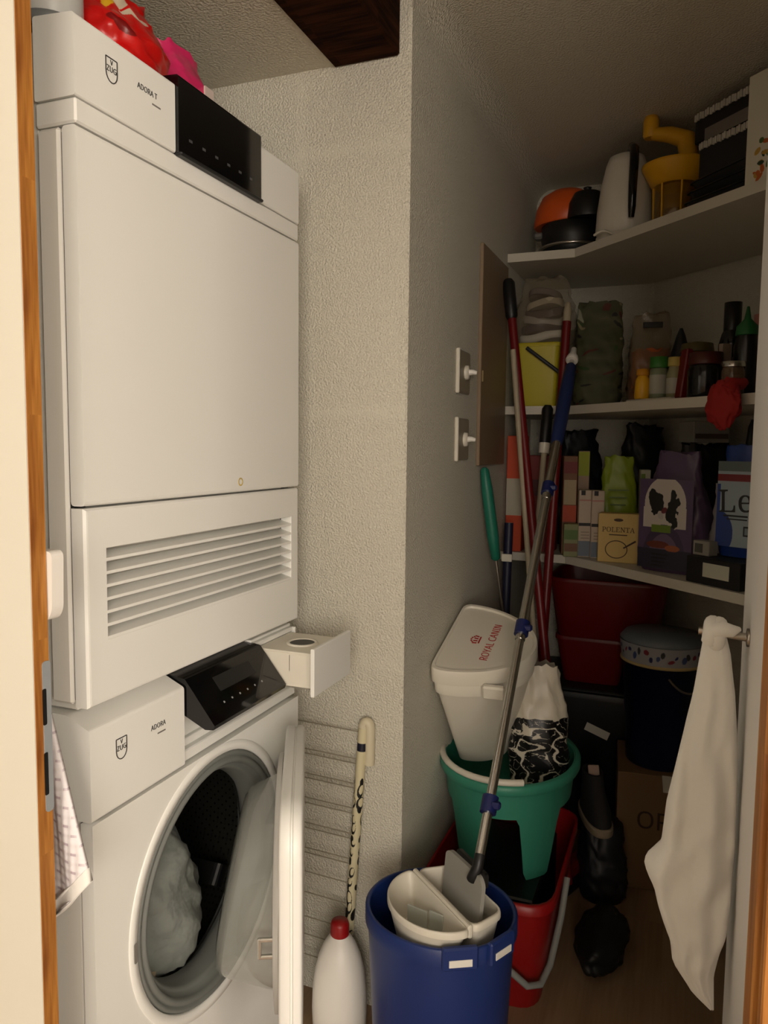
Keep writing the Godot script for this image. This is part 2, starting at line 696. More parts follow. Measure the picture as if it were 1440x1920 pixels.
# ---------------------------------------------------------------- machines
func shield(parent: Node3D, y: float, z: float, x: float) -> void:
	var o := PackedVector2Array([Vector2(-0.0105, 0.0145), Vector2(0.0105, 0.0145), Vector2(0.0105, -0.003)])
	for i in range(1, 8):
		var t := PI * i / 8.0
		o.append(Vector2(cos(t) * 0.0105, -0.003 - sin(t) * 0.0125))
	o.append(Vector2(-0.0105, -0.003))
	var tr := frame(Vector3(x, y, z), Vector3(0, 0, -1), Vector3.UP)
	var g := geo()
	for i in o.size():
		var a := o[i]
		var b := o[(i + 1) % o.size()]
		var dir := (b - a)
		var nrm := Vector2(-dir.y, dir.x).normalized() * 0.0006
		g.prism(PackedVector2Array([a + nrm, b + nrm, b - nrm, a - nrm]), 0.0, 0.0008, tr)
	part(parent, "emblem_outline", g, mats["print_dark"])
	words(parent, "emblem_letter", "V", 0.0062, mats["print_dark"], frame(Vector3(x + 0.0005, y + 0.0092, z), Vector3(0, 0, -1), Vector3.UP))
	words(parent, "emblem_letters", "ZUG", 0.0072, mats["print_dark"], frame(Vector3(x + 0.0005, y + 0.0008, z), Vector3(0, 0, -1), Vector3.UP))

func build_dryer() -> void:
	var t := placed("tumble_dryer", "white tumble dryer with vent grille, stacked on the washing machine", "dryer", Vector3(-1.02, 0.872, -1.052))
	var w: Material = mats["enamel"]
	part(t, "body", geo().span(-1.31, -0.772, 0.872, 1.736, -0.768, -1.336, 0.006), mats["enamel_dull"])
	part(t, "gap_shade_strip", geo().span(-0.741, -0.731, 1.14, 1.605, -0.7655, -1.3365, 0.0).span(-0.741, -0.731, 0.88, 1.14, -0.7655, -0.785, 0.0).span(-0.741, -0.731, 0.88, 1.14, -1.32, -1.3365, 0.0), mats["black_plastic"], "black strip painting the shade in the panel gap")  # black strips stand in for shade in the gap behind the panels
	part(t, "front_frame", geo().span(-0.774, -0.7375, 1.09, 1.611, -0.761, -1.341, 0.004).span(-0.774, -0.7375, 0.874, 1.1, -0.761, -0.79, 0.004).span(-0.774, -0.7375, 0.874, 1.1, -1.318, -1.341, 0.004).span(-0.774, -0.7375, 0.874, 0.95, -0.78, -1.33, 0.0), mats["enamel_dull"])
	var cap := geo()
	cap.prism(rpoly([Vector2(-0.71, 1.644), Vector2(-0.71, 1.741), Vector2(-0.775, 1.746), Vector2(-0.775, 1.644)], 0.004, 3), -0.761, -0.959)
	cap.prism(rpoly([Vector2(-0.71, 1.644), Vector2(-0.71, 1.741), Vector2(-0.775, 1.746), Vector2(-0.775, 1.644)], 0.004, 3), -1.194, -1.341)
	cap.span(-0.776, -0.735, 1.644, 1.738, -0.955, -1.2, 0.0)
	part(t, "top_fascia", cap, w)
	part(t, "fascia_band", geo().span(-0.775, -0.7105, 1.6125, 1.6425, -0.7615, -1.3405, 0.0025), w)
	part(t, "door_panel", geo().prism(rpoly([Vector2(-0.71, 1.1385), Vector2(-0.71, 1.61), Vector2(-0.7325, 1.61), Vector2(-0.7325, 1.1385)], 0.006, 3), -0.761, -1.341), w)
	# black control panel
	var pn := part(t, "control_panel", geo().prism(rpoly([Vector2(-0.705, 1.642), Vector2(-0.705, 1.754), Vector2(-0.735, 1.756), Vector2(-0.735, 1.642)], 0.003, 3), -0.96, -1.193), mats["black_gloss"], "glossy black control panel")
	sub(pn, "grip_edge", geo().span(-0.712, -0.699, 1.640, 1.6455, -0.958, -1.192, 0.002), mats["black_plastic"])
	var bt := mat("button_print", rgb(70, 70, 72), 0.4)
	for i in 6:
		sub(pn, "button_mark", geo().span(-0.7051, -0.7046, 1.668, 1.672, -0.985 - i * 0.034, -0.993 - i * 0.034, 0.0), bt)
	# lower panel with louvred grille
	var lp := geo()
	var z0 := -0.799
	var z1 := -1.311
	var fr := []
	for q in [[-0.7325, 0.872, 1.1355, -0.761, -1.341], [-0.714, 0.872, 1.1355, -0.761, -1.341], [-0.7105, 0.8745, 1.133, -0.7635, -1.3385], [-0.71, 0.877, 1.1305, -0.766, -1.336], [-0.71, 0.9565, 1.0815, z0 + 0.0006, z1 - 0.0006], [-0.7115, 0.9575, 1.0805, z0, z1], [-0.7325, 0.9575, 1.0805, z0, z1]]:
		fr.append(PackedVector3Array([Vector3(q[0], q[1], q[3]), Vector3(q[0], q[2], q[3]), Vector3(q[0], q[2], q[4]), Vector3(q[0], q[1], q[4])]))
	fr.append(fr[0])
	lp.loft(fr, false, false, [1, 2, 3, 4, 5, 6])
	for i in range(lp.sg.size()):
		lp.sg[i] = -1
	part(t, "vent_panel", lp, w)
	part(t, "grille_back", geo().span(-0.773, -0.762, 0.94, 1.1, -0.785, -1.325, 0.0), mats["enamel_dull"])
	for i in 7:
		var y := 0.957 + i * 0.01771
		var pr := PackedVector2Array([Vector2(-0.7104, y), Vector2(-0.7104, y + 0.0042), Vector2(-0.733, y + 0.0105), Vector2(-0.733, y + 0.004)])
		part(t, "louvre", geo().prism(pr, z0 + 0.0005, z1 - 0.0005), w)
	part(t, "sticker", geo().lathe_x([Vector2(0.005, 0.0), Vector2(0.005, 0.0006), Vector2(0.0072, 0.0006), Vector2(0.0072, 0.0)], 20, Vector3(-0.71, 1.156, -1.129)), mat("tan_print", rgb(196, 170, 92), 0.6), "small round tan sticker")
	shield(t, 1.700, -0.826, -0.7099)
	words(t, "model_name", "ADORA T", 0.0076, mats["print_dark"], frame(Vector3(-0.7097, 1.7045, -0.897), Vector3(0, 0, -1), Vector3.UP))
	part(t, "model_line", geo().span(-0.71, -0.7094, 1.6905, 1.6925, -0.907, -0.925, 0.0), mat("print_grey", rgb(120, 116, 110), 0.6))
	# foot strip under the machine
	part(t, "stacking_strip", geo().span(-1.3, -0.742, 0.862, 0.874, -0.775, -1.33, 0.002), mats["enamel_dull"])

func build_washer() -> void:
	var t := placed("washing_machine", "white washing machine with its round door ajar, under the dryer", "washing machine", Vector3(-1.02, 0.0, -1.052))
	var w: Material = mats["enamel"]
	var cy := 0.49
	var cz := -1.05
	var b := geo()
	b.span(-1.31, -0.735, 0.02, 0.84, -0.766, -0.784, 0.003)
	b.span(-1.31, -0.735, 0.02, 0.84, -1.32, -1.338, 0.003)
	b.span(-1.31, -1.29, 0.02, 0.84, -0.78, -1.325, 0.0)
	b.span(-1.31, -0.745, 0.82, 0.848, -0.768, -1.336, 0.003)
	b.span(-1.31, -0.735, 0.02, 0.05, -0.78, -1.325, 0.0)
	part(t, "body", b, mats["enamel_dull"])
	for fx in [-1.25, -0.79]:
		for fz in [-0.82, -1.28]:
			part(t, "foot", geo().lathe([Vector2(0.022, 0), Vector2(0.024, 0.004), Vector2(0.02, 0.022)], 14, Vector3(fx, 0, fz)), mats["black_plastic"])
	# front with round opening
	var f := geo()
	var n := 72
	var y0 := 0.028
	var y1 := 0.7125
	var za := -0.7615
	var zb := -1.3405
	var inner := []
	var outer := []
	for j in n:
		var a := TAU * j / n
		var d := Vector2(cos(a), sin(a)) # x: along z, y: up
		var s := 1e9
		if d.x > 1e-6:
			s = minf(s, (za - cz) / d.x)
		if d.x < -1e-6:
			s = minf(s, (zb - cz) / d.x)
		if d.y > 1e-6:
			s = minf(s, (y1 - cy) / d.y)
		if d.y < -1e-6:
			s = minf(s, (y0 - cy) / d.y)
		outer.append(Vector2(cz + d.x * s, cy + d.y * s))
		inner.append(Vector2(cz + d.x * 0.207, cy + d.y * 0.207))
	# square up the corners
	for c in [Vector2(za, y1), Vector2(zb, y1), Vector2(zb, y0), Vector2(za, y0)]:
		var best := 0
		for j in n:
			if outer[j].distance_to(c) < outer[best].distance_to(c):
				best = j
		outer[best] = c
	var rings := []
	for q in [[outer, -0.73], [outer, -0.712], [outer, -0.71], [inner, -0.71], [inner, -0.73]]:
		var r := PackedVector3Array()
		for p in q[0]:
			r.append(Vector3(q[1], p.y, p.x))
		rings.append(r)
	f.loft(rings, false, false, [1, 2, 3])
	part(t, "front_panel", f, w)
	part(t, "kick_panel", geo().span(-0.74, -0.722, 0.0, 0.028, -0.77, -1.33, 0.002), mats["enamel_dull"])
	# raised lip round the opening and the rubber gasket
	part(t, "door_rim", geo().lathe_x([Vector2(0.2235, -0.7102), Vector2(0.2225, -0.708), Vector2(0.2075, -0.708), Vector2(0.206, -0.7125), Vector2(0.206, -0.718)], 72, Vector3(0, cy, cz)), w)
	part(t, "door_gasket", geo().lathe_x([Vector2(0.2065, -0.718), Vector2(0.2035, -0.7095), Vector2(0.1985, -0.7085), Vector2(0.1965, -0.7135), Vector2(0.195, -0.7135), Vector2(0.1925, -0.7075), Vector2(0.187, -0.7075), Vector2(0.183, -0.713), Vector2(0.181, -0.726), Vector2(0.176, -0.724), Vector2(0.171, -0.73), Vector2(0.168, -0.748), Vector2(0.166, -0.762), Vector2(0.178, -0.775), Vector2(0.19, -0.79)], 72, Vector3(0, cy, cz)), mats["grey_rubber"], "grey rubber door gasket")
	# perforated drum
	var dr := mat("drum_steel", rgb(120, 118, 114), 0.35, 0.8)
	var im := Image.create(64, 64, false, Image.FORMAT_RGB8)
	im.fill(Color(0.62, 0.62, 0.6))
	dot(im, 16, 16, 7, 7, Color(0.02, 0.02, 0.02))
	dot(im, 48, 48, 7, 7, Color(0.02, 0.02, 0.02))
	dr.albedo_texture = tex(im)
	triplanar(dr, 55.0)
	var drum := part(t, "drum", geo().lathe_x([Vector2(0.17, -0.775), Vector2(0.2, -0.785), Vector2(0.236, -0.795), Vector2(0.24, -0.81), Vector2(0.24, -1.2), Vector2(0.2, -1.23), Vector2(0.02, -1.235)], 60, Vector3(0, cy, cz), [], false, true), dr, "perforated steel drum")
	for k in 3:
		var a := deg_to_rad(95 + 120 * k)
		var tr := Transform3D(Basis(Vector3.RIGHT, -a), Vector3(-1.0, cy + sin(a) * 0.222, cz + cos(a) * 0.222))
		sub(drum, "drum_lifter", geo().prism(rpoly([Vector2(-0.19, -0.03), Vector2(0.19, -0.03), Vector2(0.17, 0.03), Vector2(-0.17, 0.03)], 0.02), -0.02, 0.02, tr * Transform3D(Basis(Vector3.RIGHT, PI / 2), Vector3.ZERO)), mats["black_plastic"])
	# control fascia
	var prof := rpoly([Vector2(-0.71, 0.7165), Vector2(-0.71, 0.842), Vector2(-0.748, 0.859), Vector2(-0.80, 0.86), Vector2(-0.80, 0.7165)], 0.004, 3)
	part(t, "control_fascia", geo().prism(prof, -0.7605, -0.9635), w)
	var rec := geo()
	rec.span(-0.80, -0.7175, 0.7165, 0.735, -0.9635, -1.3405, 0.002)
	rec.span(-0.80, -0.728, 0.735, 0.748, -0.9635, -1.3405, 0.001)
	rec.span(-0.80, -0.735, 0.748, 0.79, -0.9635, -1.195, 0.001)
	rec.span(-0.80, -0.72, 0.846, 0.855, -1.19, -1.3405, 0.002)
	rec.span(-0.80, -0.728, 0.8555, 0.861, -1.19, -1.3405, 0.001)
	rec.span(-0.80, -0.715, 0.7485, 0.855, -1.336, -1.3405, 0.001)
	part(t, "fascia_recess", rec, w)
	# tilted glossy black control module
	var mod := PackedVector2Array([Vector2(-0.7105, 0.8535), Vector2(-0.6565, 0.7865), Vector2(-0.659, 0.7795), Vector2(-0.674, 0.778), Vector2(-0.735, 0.806), Vector2(-0.80, 0.81), Vector2(-0.80, 0.861), Vector2(-0.755, 0.8605)])
	var m := part(t, "control_panel", geo().prism(mod, -0.9665, -1.1935), mats["black_gloss"], "glossy black control panel tilted out")
	var sl := Vector3(-0.6565 + 0.7105, 0.7865 - 0.8535, 0)
	var tr2 := frame(Vector3(-0.6835, 0.82, -1.08), Vector3(0, 0, -1), -sl)
	var mk := mat("button_light", rgb(150, 150, 150), 0.4)
	for i in 6:
		var q := tr2 * Vector3(-0.062 + i * 0.0235, -0.017, 0.0)
		sub(m, "button_mark", geo().box(Vector3.ZERO, Vector3(0.0032, 0.0032, 0.0008), 0.0, Transform3D(tr2.basis, q)), mk)
	sub(m, "display_window", geo().box(Vector3.ZERO, Vector3(0.11, 0.026, 0.0008), 0.0, Transform3D(tr2.basis, tr2 * Vector3(0.0, 0.014, 0.0))), mats["black_plastic"])
	# detergent drawer, pulled out
	var dw := part(t, "detergent_drawer", geo().span(-0.725, -0.60, 0.779, 0.783, -1.2, -1.328, 0.001).span(-0.725, -0.60, 0.779, 0.842, -1.2, -1.2035, 0.001).span(-0.725, -0.60, 0.779, 0.842, -1.3245, -1.328, 0.001).span(-0.725, -0.60, 0.779, 0.836, -1.257, -1.26, 0.001).span(-0.655, -0.652, 0.779, 0.84, -1.2, -1.328, 0.001), mats["off_white_plastic"], "pulled out detergent drawer")
	sub(dw, "drawer_front", geo().prism(rpoly([Vector2(-0.593, 0.7735), Vector2(-0.593, 0.8605), Vector2(-0.6005, 0.8605), Vector2(-0.6005, 0.7735)], 0.002, 3), -1.181, -1.337), w, "white drawer front")
	sub(dw, "softener_lid", geo().span(-0.722, -0.604, 0.842, 0.846, -1.2, -1.328, 0.001).lathe([Vector2(0.03, 0.846), Vector2(0.029, 0.8485), Vector2(0.025, 0.8485), Vector2(0.0235, 0.8465)], 28, Vector3(-0.66, 0, -1.263)), mats["off_white_plastic"])
	sub(dw, "softener_opening", geo().lathe([Vector2(0.0235, 0.8462), Vector2(0.0235, 0.8468)], 28, Vector3(-0.66, 0, -1.263)), mat("dark_grey", rgb(70, 70, 66), 0.6))
	# emblem and name
	shield(t, 0.799, -0.82, -0.7099)
	words(t, "model_name", "ADORA", 0.0076, mats["print_dark"], frame(Vector3(-0.7097, 0.8035, -0.9), Vector3(0, 0, -1), Vector3.UP))
	part(t, "model_line", geo().span(-0.71, -0.7094, 0.7905, 0.7925, -0.898, -0.916, 0.0), mats["print_grey"])
	part(t, "latch_slot", geo().prism(rrect(0.006, 0.03, 0.0025), 0.0, 0.0006, frame(Vector3(-0.7065, cy - 0.004, cz + 0.2125), Vector3(0, 0, -1), Vector3.UP)), mats["print_grey"])
	# the open door: hinge line at the far side of the opening
	var door := Node3D.new()
	door.name = "door"
	t.add_child(door)
	door.position = Vector3(-0.7, 0.0, -1.275) - Vector3(-1.02, 0.0, -1.052)
	door.rotation_degrees.y = 27.0
	door.set_meta("label", "round glass door standing ajar")
	var cover := geo()
	var yz := frame(Vector3.ZERO, Vector3(0, 0, 1), Vector3.UP) # x of outline along +z, its own z towards -x
	var rim_rings := []
	for q in [[-0.001, 0.97], [-0.002, 0.985], [-0.005, 1.0], [-0.017, 1.0], [-0.0185, 0.984], [-0.0205, 0.984], [-0.022, 1.0], [-0.031, 1.0], [-0.034, 0.985], [-0.035, 0.96]]:
		var r := PackedVector3Array()
		for p in rpoly([Vector2(-0.21, -0.2075), Vector2(0.21, -0.2075), Vector2(0.21, 0.2075), Vector2(-0.21, 0.2075)], 0.075, 16):
			r.append(yz * Vector3(0.215 + p.x * q[1], cy + p.y * q[1], q[0]))
		rim_rings.append(r)
	cover.loft(rim_rings, true, true, [3, 4, 5, 6])
	sub(door, "door_cover", cover, w)
	# glass bowl, deeper at its foot
	var br := []
	var prof2 := [[0.168, 0.0], [0.165, 0.02], [0.158, 0.045], [0.150, 0.075], [0.143, 0.095], [0.132, 0.106], [0.1, 0.112], [0.05, 0.114], [0.002, 0.115]]
	for q in prof2:
		var r := PackedVector3Array()
		for j in 56:
			var a := TAU * j / 56
			var dn: float = 0.5 - 0.5 * sin(a) * q[0] / 0.168
			r.append(Vector3(-q[1] * (0.55 + 0.55 * dn), cy + sin(a) * q[0], 0.205 + cos(a) * q[0]))
		br.append(r)
	var glass := clear("bowl_glass", Color(0.72, 0.73, 0.70), 0.34, 0.06)
	sub(door, "glass_bowl", geo().loft(br, false, false), glass, "clear glass porthole bowl")
	var ring2 := geo()
	ring2.lathe_x([Vector2(0.2, -0.0), Vector2(0.199, -0.008), Vector2(0.18, -0.01), Vector2(0.169, -0.006), Vector2(0.168, 0.0)], 56, Vector3(0, cy, 0.205))
	sub(door, "inner_ring", ring2, mat("ring_grey", rgb(190, 188, 182), 0.4))
	var lt := geo()
	lt.span(-0.028, 0.0, cy + 0.010, cy + 0.016, 0.392, 0.399, 0.0015).span(-0.028, 0.0, cy - 0.016, cy - 0.010, 0.392, 0.399, 0.0015).span(-0.030, -0.024, cy - 0.016, cy + 0.016, 0.392, 0.399, 0.0015)
	sub(door, "latch_hook", lt, mats["chrome"], "chrome latch hook")
	sub(door, "hinge", geo().span(-0.012, 0.002, cy + 0.10, cy + 0.125, 0.004, 0.03, 0.003).span(-0.012, 0.002, cy - 0.125, cy - 0.10, 0.004, 0.03, 0.003), mats["black_plastic"])
	# laundry lying in the drum
	var ldr := mat("grey_laundry", rgb(122, 126, 120), 0.95)
	ldr.normal_enabled = true
	ldr.normal_texture = relief(41, 256, 0.03, 5.0)
	ldr.normal_scale = 0.7
	triplanar(ldr, 4.0)
	single("grey_laundry", geo().blob(Vector3.ZERO, Vector3(0.12, 0.14, 0.128), 4, 0.34, 1.0, 34), ldr, "pale grey crumpled laundry heaped in the open washing drum", "laundry", Vector3(-0.875, 0.43, -1.022))
	single("beige_laundry", geo().blob(Vector3.ZERO, Vector3(0.06, 0.055, 0.07), 9, 0.5, 1.3, 22), mat("beige_laundry", rgb(176, 160, 136), 0.95), "beige bundle of laundry at the bottom edge of the drum", "laundry", Vector3(-0.835, 0.335, -0.945))
	single("dark_laundry", geo().blob(Vector3.ZERO, Vector3(0.10, 0.05, 0.09), 14, 0.5, 1.3, 22), mat("dark_laundry", rgb(40, 44, 46), 0.95), "dark striped laundry lying lowest in the washing drum", "laundry", Vector3(-0.93, 0.315, -1.06))

# ---------------------------------------------------------------- shelving
const KX := -0.323
const KZ := -2.33

func shelf_outline() -> PackedVector2Array:
	# front edge along the back wall, then slanting to the right; straight behind
	return PackedVector2Array([Vector2(-0.522, KZ), Vector2(KX, KZ), Vector2(0.20, KZ + 0.523), Vector2(0.51, -2.14), Vector2(-0.117, -2.767), Vector2(-0.13, -2.778), Vector2(-0.522, -2.778)])

func build_shelves() -> void:
	var names := ["top shelf board under the ceiling, kettle and trays on it", "middle shelf board holding bottles and the yellow bucket", "lowest shelf board holding the food boxes"]
	var tops := [1.803, 1.346, 0.896]
	for i in 3:
		var g := geo().prism(shelf_outline(), 0.0, 0.025, Transform3D(Basis(Vector3.RIGHT, PI / 2), Vector3(0, tops[i], 0)))
		single("shelf_board", g, mats["shelf_white"], "white slanted-front " + names[i], "shelf", Vector3.ZERO, 0.0, "shelves of the store")
	# upright board carrying the right ends
	var d := Basis(Vector3.UP, deg_to_rad(-45))
	single("shelf_upright", geo().box(Vector3(0, 0.435, 0), Vector3(0.018, 0.868, 0.2), 0.001, Transform3D(d, Vector3.ZERO)), mats["white_plastic"], "narrow white upright board under the lowest shelf's right end", "shelf support", Vector3(0.222, 0.001, -1.98))

# ---------------------------------------------------------------- things on the floor
func build_floor_things() -> void:
	# bottle
	var t := placed("bleach_bottle", "white plastic bottle with red cap standing by the washing machine", "bottle", Vector3(-0.619, 0.0, -1.353))
	var c := Vector3(-0.619, 0, -1.353)
	part(t, "bottle_body", geo().lathe([Vector2(0.046, 0.0), Vector2(0.053, 0.004), Vector2(0.056, 0.02), Vector2(0.0575, 0.06), Vector2(0.0565, 0.1), Vector2(0.052, 0.14), Vector2(0.044, 0.172), Vector2(0.034, 0.196), Vector2(0.0245, 0.211), Vector2(0.019, 0.216), Vector2(0.018, 0.222)], 40, c, 1.0, 0.95), mats["white_plastic"])
	part(t, "cap", geo().lathe([Vector2(0.0185, 0.217), Vector2(0.0195, 0.219), Vector2(0.019, 0.24), Vector2(0.0165, 0.2465), Vector2(0.0, 0.2475)], 28, c, 1.0, 1.0, [1]), mats["red_plastic"], "red screw cap")
	# blue bucket
	var bb := placed("blue_bucket", "blue plastic mop bucket with white clip labels, standing at the wall corner", "bucket", Vector3(-0.383, 0.0, -1.283))
	var vg := vessel(circle2(0.136, 0.122, 56), 0.88, 0.378, 0.004, 0.005, 0.03)
	var bm := part(bb, "bucket_body", vg, mats["blue_plastic"])
	bm.position = Vector3.ZERO
	for a in [61.0, 27.0]:
		var r := deg_to_rad(a)
		var dirv := Vector3(cos(r), 0, sin(r))
		var at := Vector3(-0.383, 0.0, -1.283) + Vector3(cos(r) * 0.139, 0, sin(r) * 0.125)
		var fr := frame(at, dirv.cross(Vector3.UP) * -1.0, Vector3.UP)
		var clip := part(bb, "rim_clip", geo().box(Vector3(0, 0.366, 0.002), Vector3(0.062, 0.04, 0.012), 0.003, fr), mats["blue_plastic"])
		sub(clip, "clip_label", geo().box(Vector3(0, 0.360, 0.0085), Vector3(0.04, 0.0125, 0.002), 0.0005, fr), mats["white_plastic"], "white label")
	# white insert lying in the bucket mouth
	var iw := placed("mop_insert", "off-white two-compartment wringer insert sitting in the blue bucket", "insert", Vector3(-0.377, 0.30, -1.266))
	var turn := Transform3D(Basis(Vector3.UP, deg_to_rad(-42)), Vector3(-0.377, 0.30, -1.266))
	var ow: Material = mats["off_white_plastic"]
	var half := []
	for i in 13:
		var an := PI * i / 12.0
		half.append(Vector2(cos(an) * 0.102, sin(an) * 0.088 - 0.04))
	var near_v := vessel(rpoly(half, 0.012, 3), 0.72, 0.075, 0.004, 0.004, 0.012)
	var far_v := vessel(rpoly([Vector2(-0.098, 0.036), Vector2(0.098, 0.036), Vector2(0.082, -0.036), Vector2(-0.082, -0.036)], 0.02, 4), 0.84, 0.075, 0.004, 0.004, 0.012)
	var n1 := part(iw, "basin", near_v, ow)
	n1.transform = Transform3D(turn.basis, turn.basis * Vector3(0.0, 0.03, 0.047))
	var n2 := part(iw, "wringer_slot", far_v, ow)
	n2.transform = Transform3D(turn.basis, turn.basis * Vector3(0.0, 0.03, -0.041))
	var n3 := part(iw, "divider", geo().span(-0.1, 0.1, 0.085, 0.1085, -0.004, 0.006, 0.003), ow)
	n3.transform = Transform3D(turn.basis, Vector3.ZERO)
	var n4 := part(iw, "paddle", geo().span(-0.03, 0.012, 0.04, 0.085, -0.002, 0.002, 0.001).span(0.016, 0.045, 0.04, 0.09, -0.002, 0.002, 0.001), clear("milky_plastic", Color(0.8, 0.82, 0.78), 0.6, 0.2))
	n4.transform = Transform3D(turn.basis.rotated(Vector3.UP, 0.5), turn.basis * Vector3(-0.01, 0, 0.035))
	# flat mop
	var top := Vector3(-0.311, 1.507, -2.29)
	var foot := Vector3(-0.3135, 0.47, -1.2755)
	var mp := placed("flat_mop", "flat mop with telescopic steel pole and blue grip, standing in the blue bucket", "mop", foot)
	var dir := (top - foot).normalized()
	var L := top.distance_to(foot)
	var al := func(s: float) -> Vector3: return foot + dir * (L * s)
	var plate_fr := frame(Vector3(-0.346, 0.408, -1.300), Vector3(cos(deg_to_rad(42)), 0, sin(deg_to_rad(42))), Vector3(0.05, 1, -0.08))
	part(mp, "mop_plate", geo().prism(rpoly([Vector2(-0.062, -0.07), Vector2(0.062, -0.07), Vector2(0.062, 0.038), Vector2(0.05, 0.05), Vector2(-0.05, 0.05), Vector2(-0.062, 0.042)], 0.008), -0.004, 0.004, plate_fr), mat("pad_grey", rgb(150, 148, 140), 0.8), "grey flat mop pad")
	part(mp, "plate_holder", geo().prism(rpoly([Vector2(-0.05, 0.03), Vector2(0.06, 0.03), Vector2(0.058, 0.056), Vector2(-0.035, 0.06)], 0.006), -0.011, -0.004, plate_fr), mats["black_plastic"])
	part(mp, "joint", geo().tube([foot + Vector3(-0.012, -0.028, -0.006), foot, al.call(0.015)], 0.0098, 14), mats["black_plastic"])
	part(mp, "lower_pole", geo().tube([al.call(0.012), al.call(0.33)], 0.0092, 18), mats["chrome"])
	part(mp, "middle_pole", geo().tube([al.call(0.325), al.call(0.60)], 0.0108, 18), mats["chrome"])
	part(mp, "upper_pole", geo().tube([al.call(0.60), al.call(0.745)], 0.0118, 18), mats["chrome"])
	for s in [0.078, 0.345, 0.625]:
		part(mp, "pole_clamp", geo().tube([al.call(s - 0.011), al.call(s + 0.011)], 0.0155, 18).box(Vector3.ZERO, Vector3(0.018, 0.014, 0.014), 0.003, Transform3D(Basis.IDENTITY, al.call(s) + Vector3(0.014, 0.004, 0.006))), mat("clamp_blue", rgb(20, 30, 84), 0.4), "blue clamp")
	part(mp, "grip", geo().tube([al.call(0.735), al.call(0.745), al.call(0.80), al.call(0.88), al.call(0.945), al.call(0.95)], [0.0135, 0.0165, 0.0185, 0.0185, 0.0155, 0.011], 20), mat("grip_blue", rgb(26, 42, 92), 0.5), "blue grip")
	part(mp, "neck", geo().tube([al.call(0.945), al.call(0.968)], 0.007, 12), mats["chrome"])
	part(mp, "hanging_tip", geo().tube([al.call(0.963), al.call(0.966), al.call(0.975), al.call(0.985), al.call(1.0), al.call(1.003)], [0.016, 0.0185, 0.016, 0.0095, 0.008, 0.004], 16), mats["white_plastic"], "white plastic tip")
	# red tub
	var rt := placed("red_tub", "large red plastic tub on the floor behind the blue bucket", "tub", Vector3(-0.36, 0.0, -1.745))
	var rp := rrect(0.285, 0.466, 0.07)
	var rb := part(rt, "tub_body", vessel(rp, 0.80, 0.272, 0.004, 0.008, 0.022), mats["red_plastic"])
	rb.position = Vector3.ZERO
	var hd := [Vector3(-0.50, 0.24, -1.506), Vector3(-0.44, 0.215, -1.503), Vector3(-0.36, 0.17, -1.507), Vector3(-0.30, 0.12, -1.513), Vector3(-0.262, 0.088, -1.522), Vector3(-0.238, 0.082, -1.545), Vector3(-0.225, 0.1, -1.59), Vector3(-0.214, 0.17, -1.66), Vector3(-0.209, 0.24, -1.705)]
	part(rt, "handle", geo().tube(hd, 0.0075, 10), mat("handle_grey", rgb(140, 142, 138), 0.45), "grey carrying handle")
	# teal stool-like tub standing in the red one
	teal_tub()
	# white feed pail leaning on the wall
	pail()

